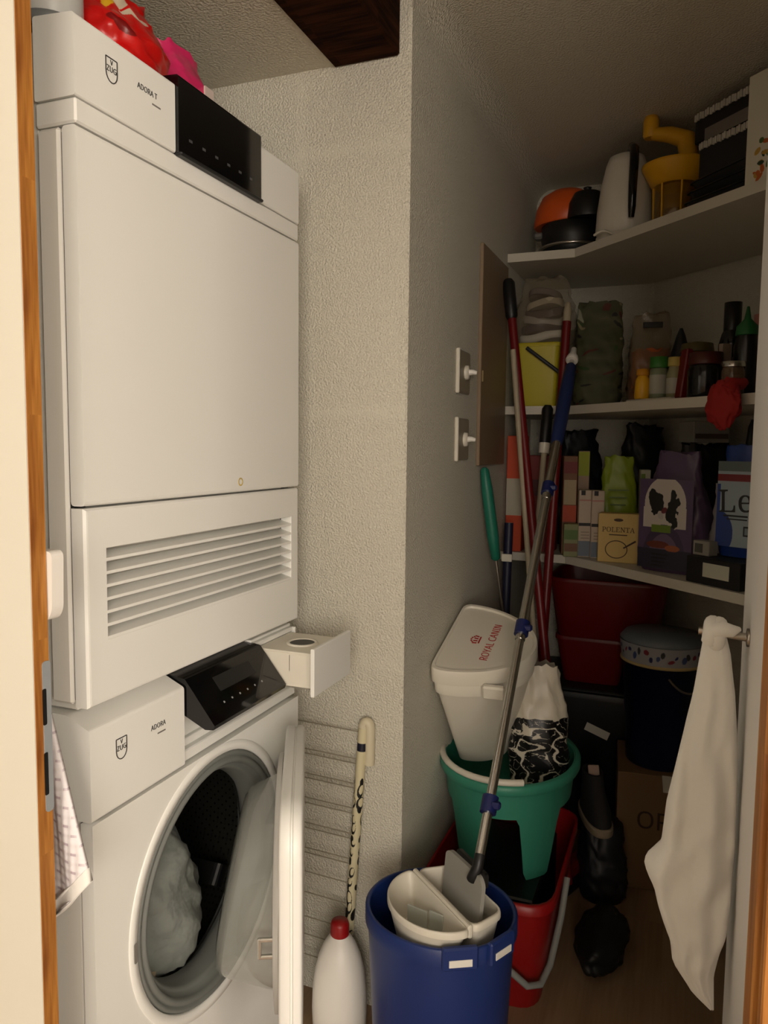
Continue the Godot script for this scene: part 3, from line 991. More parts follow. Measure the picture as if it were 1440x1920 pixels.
func teal_tub() -> void:
	# dark box inside the red tub that carries it
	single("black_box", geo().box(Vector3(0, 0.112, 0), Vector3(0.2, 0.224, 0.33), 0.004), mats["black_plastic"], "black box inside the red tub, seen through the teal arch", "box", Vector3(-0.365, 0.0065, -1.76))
	var base := Vector3(-0.37, 0.231, -1.812)
	var t := thing("teal_tub", "teal plastic tub on cut-out legs, standing in the red tub", "tub", base)
	var n := 120
	var h := 0.24
	var rings := []
	var foot := func(a: float) -> float:
		# arches between four legs
		var y := 0.155
		for c in [46.0, 116.0, 226.0, 296.0]:
			var d := absf(wrapf(rad_to_deg(a) - c, -180.0, 180.0))
			y = minf(y, 0.155 * smoothstep(12.0, 22.0, d))
		return y
	var rad := func(y: float) -> float: return lerpf(0.134, 0.158, y / h)
	for lay in [0, 1]:
		var off := 0.0 if lay == 0 else -0.0045
		for i in 9:
			var ring := PackedVector3Array()
			var tt := float(i) / 8.0
			if lay == 1:
				tt = 1.0 - tt
			for j in n:
				var a := TAU * j / n
				var y: float = lerpf(foot.call(a), h, tt)
				var r: float = rad.call(y) + off
				ring.append(Vector3(cos(a) * r, y, sin(a) * r * 1.24))
			rings.append(ring)
	rings.append(rings[0])
	part(t, "tub_shell", geo().loft(rings, false, false, [8, 9, 17]), mats["teal_plastic"])
	part(t, "rim", geo().lathe([Vector2(0.157, h - 0.022), Vector2(0.166, h - 0.022), Vector2(0.169, h - 0.016), Vector2(0.169, h - 0.002), Vector2(0.166, h + 0.002), Vector2(0.157, h + 0.002), Vector2(0.153, h - 0.004), Vector2(0.153, h - 0.02)], 72, Vector3.ZERO, 1.0, 1.24, [1, 5], false, false), mats["teal_plastic"])
	part(t, "inner_floor", geo().lathe([Vector2(0.146, 0.158), Vector2(0.146, 0.164)], 48, Vector3.ZERO, 1.0, 1.24), mats["teal_plastic"])
	# pale ring of the liner lying on the rim
	var arc := []
	for i in 20:
		var a := deg_to_rad(lerpf(65, 215, i / 19.0))
		arc.append(Vector3(cos(a) * 0.163, h + 0.009, sin(a) * 0.163 * 1.24))
	single("rim_hoop", geo().tube(arc, 0.0075, 10), mats["off_white_plastic"], "cream plastic half hoop lying on the teal tub's rim", "hoop", base)
	# white carrier bag with black flower print
	var im := Image.create(256, 256, false, Image.FORMAT_RGB8)
	var f1 := noise(77, 0.016, FastNoiseLite.TYPE_SIMPLEX_SMOOTH, 2)
	var f2 := noise(78, 0.035, FastNoiseLite.TYPE_SIMPLEX_SMOOTH, 2)
	for y in 256:
		for x in 256:
			var a := absf(f1.get_noise_2d(x, y))
			var b := absf(f2.get_noise_2d(x, y))
			var dark := y > 104 and a > 0.075 and b > 0.03
			im.set_pixel(x, y, Color(0.035, 0.03, 0.03) if dark else Color(0.80, 0.77, 0.70))
	var bm := print_mat("flower_bag", im, 0.4)
	var bg := thing("carrier_bag", "white carrier bag with black flower print, behind the mop pole in the teal tub", "bag", base + Vector3(0.07, 0.166, 0.0), 15.0)
	part(bg, "bag_body", bag(0.14, 0.09, 0.30, 0.09, 0.035, 6, 0.013, 2.6), bm)

func pail() -> void:
	var t := thing("feed_pail", "white D-shaped feed pail with red lettering on its tilted lid", "pail", Vector3.ZERO)
	var tilt := Basis(Vector3.RIGHT, deg_to_rad(19.0))
	tilt = Basis(Vector3.BACK, deg_to_rad(-3.0)) * tilt
	var lid_c := Vector3(-0.428, 0.766, -1.735)
	t.transform = Transform3D(tilt, lid_c - tilt * Vector3(0, 0.31, 0))
	# D outline: flat side towards the wall (-x), bow towards +x
	var d := []
	d.append(Vector2(-0.085, 0.15))
	d.append(Vector2(-0.085, -0.15))
	for i in 11:
		var a := deg_to_rad(lerpf(-78, 78, i / 10.0))
		d.append(Vector2(-0.07 + 0.202 * cos(a), 0.152 * sin(a)))
	var poly := rpoly(d, 0.03, 4)
	var w: Material = mats["off_white_plastic"]
	var rings := []
	for q in [[0.0, 0.50], [0.006, 0.52], [0.24, 0.905], [0.24, 0.945], [0.268, 0.955], [0.272, 0.93]]:
		rings.append(ring_of(poly, q[0], q[1]))
	part(t, "pail_body", geo().loft(rings, true, true, [2, 3]), w)
	var lid := []
	for q in [[0.272, 0.975], [0.274, 1.0], [0.306, 1.0], [0.311, 0.985], [0.311, 0.93], [0.306, 0.915]]:
		lid.append(ring_of(poly, q[0], q[1]))
	part(t, "lid", geo().loft(lid, true, true, [1, 3, 4]), w)
	part(t, "lid_clasp", geo().box(Vector3(0.045, 0.268, 0.142), Vector3(0.05, 0.034, 0.016), 0.004, Transform3D(Basis(Vector3.UP, 0.12), Vector3.ZERO)), w)
	var red := mat("red_print", rgb(170, 34, 34), 0.6)
	var up := frame(Vector3(0.022, 0.3064, 0.0), Vector3(0, 0, -1), Vector3(-1, 0, 0))
	words(t, "lid_lettering", "ROYAL CANIN", 0.0185, red, up)
	# small crown above the lettering
	var cr := geo()
	var ct := frame(Vector3(-0.012, 0.3062, 0.0), Vector3(0, 0, -1), Vector3(-1, 0, 0))
	cr.prism(PackedVector2Array([Vector2(-0.014, -0.008), Vector2(0.014, -0.008), Vector2(0.014, -0.0045), Vector2(-0.014, -0.0045)]), 0.0, 0.0006, ct)
	for k in [-1.0, -0.33, 0.33, 1.0]:
		var px: float = 0.0135 * k
		cr.prism(PackedVector2Array([Vector2(px - 0.0022, -0.002), Vector2(px + 0.0022, -0.002), Vector2(px * 1.15 + 0.002, 0.008), Vector2(px * 1.15 - 0.002, 0.008)]), 0.0, 0.0006, ct)
	for k in 5:
		var a := deg_to_rad(30 + 30 * k)
		var q := Vector2(cos(a) * 0.013, 0.004 + sin(a) * 0.01)
		cr.prism(PackedVector2Array([q + Vector2(-0.002, -0.002), q + Vector2(0.002, -0.002), q + Vector2(0.002, 0.002), q + Vector2(-0.002, 0.002)]), 0.0, 0.0006, ct)
	part(t, "lid_crown", cr, red, "red crown print")

func pole_thing(called: String, label: String, category: String, top: Vector3, bottom: Vector3, r: float, m: Material) -> Node3D:
	var t := placed(called, label, category, bottom)
	part(t, "pole", geo().tube([bottom + Vector3(0, 0.001, 0), top], r, 14), m)
	return t

func build_poles() -> void:
	var cream := mat("cream_pole", rgb(170, 158, 134), 0.5)
	var a := Vector3(-0.500, 1.70, -2.25)
	var b := Vector3(-0.243, 0.05, -2.005)
	var t := pole_thing("broom", "red broom pole with a black cap leaning on the left wall", "broom", a, b, 0.0125, mats["dark_red_plastic"])
	part(t, "cap", geo().tube([a.lerp(b, 0.065), a.lerp(b, 0.06), a, a.lerp(b, -0.006)], [0.0135, 0.0175, 0.0185, 0.012], 16), mats["black_plastic"], "black rubber cap")
	part(t, "brush_block", geo().box(Vector3.ZERO, Vector3(0.2, 0.04, 0.045), 0.008, Transform3D(Basis(Vector3.UP, 1.2), Vector3(-0.243, 0.06, -2.085))), mats["dark_red_plastic"])
	part(t, "bristle_strip", geo().box(Vector3.ZERO, Vector3(0.19, 0.04, 0.04), 0.002, Transform3D(Basis(Vector3.UP, 1.2), Vector3(-0.243, 0.0205, -2.085))), mats["black_plastic"])
	var a2 := Vector3(-0.471, 1.50, -2.2)
	var b2 := Vector3(-0.29, 0.0, -2.05)
	var t2 := pole_thing("thin_pole", "thin cream metal pole leaning between the red poles", "pole", a2, b2, 0.008, cream)
	part(t2, "end_cap", geo().tube([b2, b2.lerp(a2, 0.02)], 0.0105, 12), mats["black_plastic"])
	var a3 := Vector3(-0.337, 1.59, -2.345 + 0.035)
	var b3 := Vector3(-0.375, 0.0, -2.10)
	var t3 := pole_thing("red_pole", "red pole with a pale tip standing behind the mop grip", "pole", a3, b3, 0.013, mats["dark_red_plastic"])
	part(t3, "tip", geo().tube([a3.lerp(b3, 0.004), a3.lerp(b3, -0.02), a3.lerp(b3, -0.035), a3.lerp(b3, -0.036)], [0.012, 0.012, 0.008, 0.003], 14), cream, "pale plastic tip")
	var a4 := Vector3(-0.382, 1.335, -2.29)
	var b4 := Vector3(-0.43, 0.0, -2.14)
	var t4 := pole_thing("handled_pole", "grey tube with black grip and white collar, left of the blue mop grip", "pole", a4.lerp(b4, 0.08), b4, 0.0085, cream)
	part(t4, "grip", geo().tube([a4.lerp(b4, 0.075), a4, a4.lerp(b4, -0.008)], [0.0165, 0.0165, 0.01], 16), mats["black_plastic"], "black grip")
	part(t4, "collar", geo().tube([a4.lerp(b4, 0.072), a4.lerp(b4, 0.098)], 0.0155, 16), mats["off_white_plastic"], "white collar")
	# slim tool with teal handle on the wall side
	var a5 := Vector3(-0.503, 1.165, -2.02)
	var b5 := Vector3(-0.36, 0.0, -2.16)
	var t5 := pole_thing("teal_handle_tool", "teal-handled cleaning tool leaning on the wall under the brown panel", "cleaning tool", a5.lerp(b5, 0.2), b5, 0.0045, mats["steel"])
	part(t5, "handle", geo().tube([a5, a5.lerp(b5, 0.006), a5.lerp(b5, 0.05), a5.lerp(b5, 0.16), a5.lerp(b5, 0.215), a5.lerp(b5, 0.22)], [0.006, 0.012, 0.0155, 0.0165, 0.0125, 0.006], 14), mat("teal_handle", rgb(28, 112, 92), 0.45), "teal plastic handle")
	var a6 := Vector3(-0.47, 1.0, -2.2)
	var b6 := Vector3(-0.47, 0.0, -2.13)
	var t6 := pole_thing("navy_brush", "dark blue brush handle with a white tag in the corner", "brush", a6, b6, 0.013, mat("navy", rgb(24, 26, 52), 0.5))
	part(t6, "tag", geo().box(Vector3(-0.468, 0.9, -2.172), Vector3(0.03, 0.022, 0.004), 0.001), mats["off_white_plastic"], "white tag")

# ---------------------------------------------------------------- shelf contents
func carton(called: String, label: String, category: String, size: Vector3, at: Vector3, turn: float, c: Color, group := "") -> Node3D:
	var t := thing(called, label, category, at, turn, group)
	var m := mat(called + "_card_" + str(taken[[get_instance_id(), called]]), c, 0.6)
	part(t, "box_body", geo().box(Vector3(0, size.y / 2, 0), size, 0.0015), m)
	return t

func front_band(t: Node3D, called: String, x: float, y: float, w: float, h: float, z: float, c: Color, label := "") -> void:
	part(t, called, geo().box(Vector3(x, y, z), Vector3(w, h, 0.001), 0.0), mat("band_%d_%d_%d" % [c.r8, c.g8, c.b8], c, 0.6), label)

func build_shelf_top() -> void:
	var y := 1.8035
	# black round grill with chrome rim, orange bowl and dark lid on it
	var g := thing("electric_grill", "round black table grill with a shiny rim at the top shelf's left end", "grill", Vector3(-0.352, y, -2.475), 0.0)
	part(g, "base", geo().lathe([Vector2(0.075, 0.0), Vector2(0.088, 0.01), Vector2(0.092, 0.03)], 40), mats["black_plastic"])
	part(g, "rim", geo().lathe([Vector2(0.094, 0.028), Vector2(0.101, 0.03), Vector2(0.101, 0.036), Vector2(0.094, 0.038)], 40), mats["chrome"], "shiny metal rim")
	part(g, "pan", geo().lathe([Vector2(0.09, 0.037), Vector2(0.095, 0.06), Vector2(0.095, 0.1), Vector2(0.09, 0.1035), Vector2(0.086, 0.1), Vector2(0.084, 0.06)], 40, Vector3.ZERO, 1, 1, [], true, true), mats["black_plastic"])
	part(g, "side_grip", geo().box(Vector3(-0.099, 0.075, 0.02), Vector3(0.03, 0.02, 0.04), 0.006), mat("grip_grey", rgb(110, 108, 104), 0.5))
	var ob := thing("orange_bowl_and_lid", "orange bowl and black dome lid built as one thing, on the black grill", "appliance", Vector3(-0.372, y + 0.104, -2.49))  # orange bowl and black dome lid, merged into one thing
	ob.scale = Vector3(1.14, 1.16, 1.1)
	part(ob, "orange_shell", geo().lathe([Vector2(0.086, 0.0), Vector2(0.09, 0.004), Vector2(0.084, 0.045), Vector2(0.068, 0.078), Vector2(0.042, 0.094), Vector2(0.0, 0.098)], 40), mats["orange_plastic"])
	var dm := part(ob, "black_dome", geo().lathe([Vector2(0.052, 0.0), Vector2(0.053, 0.004), Vector2(0.048, 0.04), Vector2(0.034, 0.066), Vector2(0.0, 0.074)], 36, Vector3(0.06, 0.0005, 0.064)), mats["black_plastic"], "black dome")
	sub(dm, "knob", geo().lathe([Vector2(0.008, 0.073), Vector2(0.011, 0.08), Vector2(0.0, 0.084)], 16, Vector3(0.06, 0.0005, 0.064)), mats["black_plastic"])
	# kettle
	var kw := mat("kettle_white", rgb(214, 208, 194), 0.4)
	var k := thing("kettle", "white electric kettle with a long black handle on the top shelf", "kettle", Vector3(-0.186, y, -2.327), 8.0)
	part(k, "base", geo().lathe([Vector2(0.074, 0.0), Vector2(0.078, 0.004), Vector2(0.078, 0.018), Vector2(0.072, 0.022)], 40), kw)
	part(k, "body", geo().lathe([Vector2(0.074, 0.022), Vector2(0.080, 0.03), Vector2(0.077, 0.09), Vector2(0.068, 0.16), Vector2(0.056, 0.215), Vector2(0.048, 0.237), Vector2(0.03, 0.245), Vector2(0.0, 0.247)], 44, Vector3.ZERO, 1.0, 0.95), kw)
	part(k, "handle", geo().tube([Vector3(0.012, 0.05, 0.086), Vector3(0.012, 0.075, 0.096), Vector3(0.012, 0.13, 0.099), Vector3(0.014, 0.19, 0.092), Vector3(0.015, 0.235, 0.072), Vector3(0.012, 0.255, 0.035), Vector3(0.008, 0.25, 0.0)], [0.008, 0.0105, 0.0115, 0.0125, 0.0125, 0.012, 0.009], 14), mats["black_gloss"], "black handle")
	part(k, "spout", geo().box(Vector3(0.0, 0.228, -0.055), Vector3(0.04, 0.03, 0.03), 0.01), kw)
	var cord := []
	for i in 15:
		var u := i / 14.0
		cord.append(Vector3(-0.085 + 0.12 * u, 0.006 + 0.008 * absf(sin(u * 7.0)), 0.085 + 0.012 * sin(u * 9.0)))
	part(k, "cord", geo().tube(cord, 0.0035, 8), kw, "white power cord")
	# yellow food press
	var p := thing("food_press", "yellow plastic crank press standing over a clear cup", "kitchen press", Vector3(-0.05, y, -2.262), -12.0)
	p.scale = Vector3(1.1, 1.03, 1.1)
	var yl: Material = mats["yellow_plastic"]
	part(p, "cup", geo().lathe([Vector2(0.04, 0.0), Vector2(0.05, 0.004), Vector2(0.052, 0.12), Vector2(0.049, 0.12), Vector2(0.047, 0.008), Vector2(0.0, 0.007)], 32), clear("clear_amber", Color(0.62, 0.45, 0.14), 0.42, 0.08), "clear amber cup")
	for i in 7:
		var a := TAU * i / 7.0 + 0.2
		part(p, "cup_rib", geo().tube([Vector3(cos(a) * 0.049, 0.004, sin(a) * 0.049), Vector3(cos(a) * 0.053, 0.12, sin(a) * 0.053)], 0.0025, 6), yl)
	part(p, "funnel", geo().lathe([Vector2(0.052, 0.12), Vector2(0.06, 0.125), Vector2(0.08, 0.165), Vector2(0.083, 0.172), Vector2(0.078, 0.174), Vector2(0.058, 0.14), Vector2(0.03, 0.135)], 40), yl)
	part(p, "funnel_foot", geo().lathe([Vector2(0.028, 0.06), Vector2(0.032, 0.064), Vector2(0.036, 0.13)], 24), yl)
	part(p, "post", geo().tube([Vector3(0.022, 0.14, 0), Vector3(0.026, 0.2, 0), Vector3(0.018, 0.236, 0), Vector3(-0.02, 0.256, 0), Vector3(-0.06, 0.266, 0)], [0.024, 0.023, 0.024, 0.02, 0.016], 14), yl)
	part(p, "crank_knob", geo().lathe([Vector2(0.016, 0.256), Vector2(0.019, 0.262), Vector2(0.019, 0.30), Vector2(0.015, 0.314), Vector2(0.0, 0.316)], 24, Vector3(-0.066, 0, 0)), yl)
	# black baking trays in a stack
	var tones := [rgb(22, 22, 24), rgb(30, 30, 32), rgb(18, 18, 20), rgb(26, 26, 28)]
	for i in 4:
		var tr := thing("baking_tray", ["lowest black baking tray of the stack on the top shelf", "second lowest black baking tray of the stack", "black baking tray in the middle of the stack", "uppermost bare black baking tray of the stack"][i], "baking tray", Vector3(0.128 + i * 0.003, y + i * 0.0262, -2.163 - i * 0.003), -45.0 - i * 2.0, "stacked baking trays")
		var vg := vessel(rrect(0.24 - i * 0.008, 0.22, 0.02), 0.93, 0.026, 0.002, 0.006, 0.004)
		part(tr, "pan", vg, mat("tray_black_%d" % i, tones[i], 0.35))
	for i in 2:
		var yy := y + 0.1055 + i * 0.0985
		var bh: float = [0.083, 0.066][i]
		yy = y + 0.1055 + i * 0.0965
		var bx := thing("tin_box", ["black flat box with silver crimped edge, lower of two on the trays", "black flat box with silver crimped edge, right under the ceiling"][i], "box", Vector3(0.134, yy, -2.17), -45.0 - i * 3.0, "flat boxes on the trays")
		var sz := Vector3(0.19 + i * 0.04, bh, 0.18)
		part(bx, "box_body", geo().box(Vector3(0, bh * 0.5, 0), sz, 0.003), mat("box_black", rgb(20, 20, 22), 0.4) if i == 0 else mat("box_black2", rgb(14, 14, 16), 0.4))
		for q in 26:
			var px := lerpf(-sz.x / 2 + 0.005, sz.x / 2 - 0.005, q / 25.0)
			part(bx, "crimp", geo().box(Vector3(px, bh - 0.002 + 0.0012 * (q % 3), sz.z / 2 + 0.0015), Vector3(sz.x / 26.0 * 0.8, 0.017, 0.005 + 0.002 * (q % 2)), 0.001, Transform3D.IDENTITY), mat("foil_silver", rgb(206, 202, 192), 0.35, 0.15))
		if i == 1:
			part(bx, "grey_sleeve", geo().box(Vector3(0.01, 0.012, sz.z / 2 + 0.001), Vector3(sz.x * 0.75, 0.03, 0.002), 0.0), mat("sleeve_grey", rgb(120, 114, 108), 0.6))
	var gx := thing("grey_box", "plain grey box on top of the black flat boxes", "box", Vector3(0.15, y + 0.2705, -2.165), -48.0)
	part(gx, "box_body", geo().box(Vector3(0, 0.014, 0), Vector3(0.19, 0.028, 0.11), 0.002), mat("grey_card", rgb(120, 114, 98), 0.7))
	# box with flower print at the right edge
	var im := Image.create(128, 256, false, Image.FORMAT_RGB8)
	im.fill(Color(0.82, 0.80, 0.73))
	var rng := RandomNumberGenerator.new()
	rng.seed = 5
	for i in 26:
		var cx := rng.randf_range(4, 124)
		var cyy := rng.randf_range(150, 250)
		dot(im, cx, cyy, rng.randf_range(4, 12), rng.randf_range(3, 7), [Color(0.25, 0.36, 0.16), Color(0.72, 0.36, 0.12), Color(0.12, 0.2, 0.1), Color(0.7, 0.55, 0.2)][i % 4], rng.randf() * 3.0)
	var fb := thing("flower_box", "cream carton with flower print at the right end of the top shelf", "box", Vector3(0.178, y, -1.915), -45.0)
	part(fb, "box_body", geo().box(Vector3(0, 0.118, 0), Vector3(0.12, 0.236, 0.10), 0.0015), mat("cream_card", rgb(206, 200, 180), 0.6))
	part(fb, "printed_front", sheet(0.118, 0.232, Vector3(0, 0.118, 0.0508)), print_mat("flower_print", im, 0.6))

func jar(called: String, label: String, category: String, at: Vector3, prof: Array, body: Material, cap_prof: Array, cap: Material, sz := 1.0, cap_label := "") -> Node3D:
	var t := thing(called, label, category, at)
	part(t, "body", geo().lathe(prof, 28, Vector3.ZERO, 1.0, sz), body)
	part(t, "cap", geo().lathe(cap_prof, 24, Vector3.ZERO, 1.0, sz, [1]), cap, cap_label)
	return t

func build_shelf_middle() -> void:
	var y := 1.3465
	# square yellow-green bucket with a bag of cloths in it
	var yb := thing("yellow_bucket", "square yellow-green bucket with a dark handle, left on the middle shelf", "bucket", Vector3(-0.432, y, -2.435))
	var ygm := mat("yellow_green", rgb(186, 172, 34), 0.45)
	part(yb, "bucket_body", vessel(rrect(0.138, 0.13, 0.022), 0.86, 0.195, 0.004, 0.004, 0.012), ygm)
	part(yb, "handle", geo().tube([Vector3(-0.03, 0.178, 0.076), Vector3(-0.02, 0.17, 0.078), Vector3(0.066, 0.105, 0.078), Vector3(0.074, 0.098, 0.07)], 0.006, 10), mat("dark_slate", rgb(38, 40, 46), 0.5), "dark handle folded down")
	var cb := thing("cloth_bag", "clear plastic bag of folded cloths on top of the yellow bucket", "bag", Vector3(-0.425, y + 0.196, -2.45))
	part(cb, "bag_film", bag(0.19, 0.14, 0.205, 0.13, 0.04, 3, 0.014, 2.6), clear("bag_film", Color(0.66, 0.60, 0.50), 0.26, 0.3), "clear crinkled film")
	var tones := [rgb(206, 202, 188), rgb(44, 36, 46), rgb(150, 142, 132), rgb(70, 54, 62), rgb(188, 176, 152), rgb(120, 108, 98)]
	for i in 6:
		var yy := 0.006 + i * 0.0265
		var wd := 0.076 - i * 0.005
		var fo := [sup(36, wd * 0.96, 0.052, 3.0, yy), sup(36, wd, 0.058 - i * 0.003, 3.0, yy + 0.006), sup(36, wd, 0.058 - i * 0.003, 3.0, yy + 0.019), sup(36, wd * 0.95, 0.05 - i * 0.003, 3.0, yy + 0.025)]
		for r in fo.size():
			var ring: PackedVector3Array = fo[r]
			for j in ring.size():
				ring[j].y += 0.008 * sin(ring[j].x * 34.0 + i * 1.7) + 0.004 * sin(ring[j].z * 50.0 + i)
			fo[r] = ring
		part(cb, "folded_cloth", geo().loft(fo, true, true), mat("cloth_%d" % i, tones[i], 0.95))
	# bag of dried herbs with leafy print
	var im := Image.create(160, 256, false, Image.FORMAT_RGB8)
	var f := noise(91, 0.03, FastNoiseLite.TYPE_CELLULAR, 2)
	var rng := RandomNumberGenerator.new()
	rng.seed = 21
	for yy in 256:
		for xx in 160:
			var v := f.get_noise_2d(xx, yy) * 0.5 + 0.5
			im.set_pixel(xx, yy, Color(0.20, 0.21, 0.13).lerp(Color(0.56, 0.53, 0.38), v))
	for i in 60:
		dot(im, rng.randf_range(0, 160), rng.randf_range(0, 256), rng.randf_range(4, 13), rng.randf_range(2, 4), [Color(0.18, 0.28, 0.1), Color(0.5, 0.46, 0.34), Color(0.07, 0.07, 0.06), Color(0.32, 0.12, 0.08)][i % 4], rng.randf() * 3.0)
	im.fill_rect(Rect2i(60, 14, 60, 26), Color(0.55, 0.56, 0.48))
	var hb := thing("herb_bag", "tall dark bag of dried herbs beside the yellow bucket", "bag", Vector3(-0.25, y, -2.38), 4.0)
	part(hb, "bag_body", bag(0.14, 0.085, 0.305, 0.13, 0.02, 22, 0.012, 2.8), print_mat("herb_print", im, 0.7))
	var ib := thing("dark_packet", "small dark packet squeezed between the yellow bucket and herb bag", "packet", Vector3(-0.337, y, -2.52), 20.0)
	part(ib, "packet_body", bag(0.05, 0.05, 0.25, 0.05, 0.01, 25, 0.008, 3.0), mat("packet_olive", rgb(94, 88, 64), 0.5))
	# clear carrier with something orange inside
	var ob := thing("orange_bag", "clear bag of orange lentils with a dark grip hole on the middle shelf", "bag", Vector3(-0.105, y, -2.40), 10.0)
	part(ob, "bag_film", bag(0.125, 0.10, 0.265, 0.10, 0.02, 33, 0.012, 3.0), clear("amber_film", Color(0.55, 0.48, 0.38), 0.45, 0.2), "clear film")
	part(ob, "lentil_filling", bag(0.112, 0.085, 0.165, 0.1, 0.07, 34, 0.01, 3.0), mat("lentil_orange", rgb(178, 84, 30), 0.7), "orange filling")
	part(ob, "grip_hole", geo().box(Vector3(0.0, 0.232, 0.03), Vector3(0.055, 0.017, 0.004), 0.0015), mats["black_plastic"])
	# little plate with small bottles
	var pl := thing("small_plate", "thin pale tray under the small spice bottles", "tray", Vector3(-0.07, y, -2.19), -45.0)
	part(pl, "plate", geo().box(Vector3(0, 0.004, 0), Vector3(0.17, 0.008, 0.08), 0.003), mats["shelf_white"])
	var yy2 := y + 0.0085
	jar("mustard_bottle", "small yellow squeeze bottle on the pale tray", "bottle", Vector3(-0.113, yy2, -2.198), [Vector2(0.019, 0), Vector2(0.021, 0.004), Vector2(0.019, 0.05), Vector2(0.013, 0.062)], mats["yellow_plastic"], [Vector2(0.013, 0.062), Vector2(0.017, 0.064), Vector2(0.0165, 0.08), Vector2(0.0, 0.082)], mat("mustard_cap", rgb(206, 140, 28), 0.4))
	var sj := jar("spice_jar", "spice jar with a green lid on the pale tray", "jar", Vector3(-0.072, yy2, -2.188), [Vector2(0.022, 0), Vector2(0.0235, 0.003), Vector2(0.0235, 0.074), Vector2(0.02, 0.08)], mat("jar_sage", rgb(130, 138, 112), 0.3), [Vector2(0.02, 0.08), Vector2(0.0245, 0.082), Vector2(0.0235, 0.11), Vector2(0.0, 0.112)], mat("cap_green", rgb(58, 124, 48), 0.4), 1.0, "green lid")
	var ol := jar("oil_bottle", "small bottle with a pale yellow cap, right on the pale tray", "bottle", Vector3(-0.032, yy2, -2.150), [Vector2(0.018, 0), Vector2(0.0195, 0.003), Vector2(0.0195, 0.06), Vector2(0.014, 0.08)], mat("glass_olive", rgb(150, 146, 110), 0.2), [Vector2(0.014, 0.08), Vector2(0.0175, 0.082), Vector2(0.017, 0.104), Vector2(0.0, 0.106)], mat("cap_pale", rgb(198, 178, 96), 0.4), 1.0, "pale yellow cap")
	part(sj, "paper_label", geo().lathe([Vector2(0.0237, 0.012), Vector2(0.0241, 0.012), Vector2(0.0241, 0.062), Vector2(0.0237, 0.062)], 28, Vector3.ZERO, 1, 1, [1, 2], false, false), mat("label_white", rgb(178, 176, 164), 0.6), "white label")
	part(ol, "paper_label", geo().lathe([Vector2(0.0197, 0.01), Vector2(0.0201, 0.01), Vector2(0.0201, 0.05), Vector2(0.0197, 0.05)], 28, Vector3.ZERO, 1, 1, [1, 2], false, false), mats["label_white"], "white label")
	var cn := thing("dark_funnel", "dark cone-shaped packet standing behind the spice bottles", "packet", Vector3(-0.022, y, -2.31))
	part(cn, "cone", geo().lathe([Vector2(0.034, 0), Vector2(0.036, 0.01), Vector2(0.03, 0.12), Vector2(0.012, 0.19), Vector2(0.004, 0.21)], 24), mat("near_black", rgb(22, 22, 26), 0.5))
	var rp := thing("red_packet", "slim red packet leaning beside the black jar", "packet", Vector3(-0.012, y, -2.085), 30.0)
	part(rp, "packet_body", geo().box(Vector3(0, 0.062, 0), Vector3(0.018, 0.125, 0.03), 0.003, Transform3D(Basis(Vector3.BACK, -0.12), Vector3(-0.004, 0.002, 0))), mats["dark_red_plastic"])
	jar("coffee_jar", "wide black jar with dark red lid on the middle shelf", "jar", Vector3(0.04, y, -2.035), [Vector2(0.038, 0), Vector2(0.0415, 0.004), Vector2(0.0415, 0.066), Vector2(0.036, 0.078)], mat("jar_black", rgb(16, 16, 17), 0.15), [Vector2(0.036, 0.078), Vector2(0.04, 0.08), Vector2(0.039, 0.108), Vector2(0.0, 0.11)], mat("jar_lid", rgb(72, 22, 16), 0.4), 1.0, "dark red lid")
	# squat jar behind the black one
	jar("honey_jar", "squat amber jar with olive lid behind the black jar", "jar", Vector3(0.02, y, -2.15), [Vector2(0.04, 0), Vector2(0.043, 0.005), Vector2(0.043, 0.11), Vector2(0.036, 0.122)], mat("honey", rgb(150, 76, 20), 0.25), [Vector2(0.038, 0.122), Vector2(0.042, 0.124), Vector2(0.038, 0.145), Vector2(0.0, 0.152)], mat("lid_olive", rgb(84, 74, 34), 0.5), 1.0, "olive lid")
	var wb := jar("wine_bottle", "tall black bottle with a long capsule on the middle shelf", "bottle", Vector3(0.098, y, -2.098), [Vector2(0.027, 0), Vector2(0.03, 0.004), Vector2(0.03, 0.135), Vector2(0.024, 0.16), Vector2(0.0185, 0.17)], mat("bottle_black", rgb(12, 12, 13), 0.1), [Vector2(0.0185, 0.165), Vector2(0.0205, 0.168), Vector2(0.0205, 0.236), Vector2(0.0, 0.238)], mat("capsule_black", rgb(14, 13, 15), 0.3))
	part(wb, "bottle_label", geo().lathe([Vector2(0.0302, 0.03), Vector2(0.0307, 0.03), Vector2(0.0307, 0.1), Vector2(0.0302, 0.1)], 28, Vector3.ZERO, 1, 1, [1, 2], false, false), mat("label_grey", rgb(92, 84, 76), 0.6), "grey paper label")
	jar("sauce_bottle", "dark bottle with a green pointed nozzle beside the tall black bottle", "bottle", Vector3(0.128, y, -2.035), [Vector2(0.026, 0), Vector2(0.028, 0.004), Vector2(0.028, 0.12), Vector2(0.024, 0.145)], mat("sauce_dark", rgb(24, 22, 20), 0.25), [Vector2(0.022, 0.145), Vector2(0.026, 0.147), Vector2(0.024, 0.168), Vector2(0.008, 0.185), Vector2(0.003, 0.214), Vector2(0.0, 0.215)], mat("nozzle_green", rgb(26, 92, 44), 0.4), 1.0, "green pointed nozzle")
	var gj := jar("glass_jar", "small glass jar with a silver lid by the red net bag", "jar", Vector3(0.098, y, -1.968), [Vector2(0.024, 0), Vector2(0.0255, 0.004), Vector2(0.0255, 0.058), Vector2(0.022, 0.066)], clear("jar_glass", Color(0.5, 0.4, 0.3), 0.55, 0.06), [Vector2(0.023, 0.064), Vector2(0.0265, 0.066), Vector2(0.0265, 0.078), Vector2(0.0, 0.08)], mats["chrome"], 1.0, "silver lid")
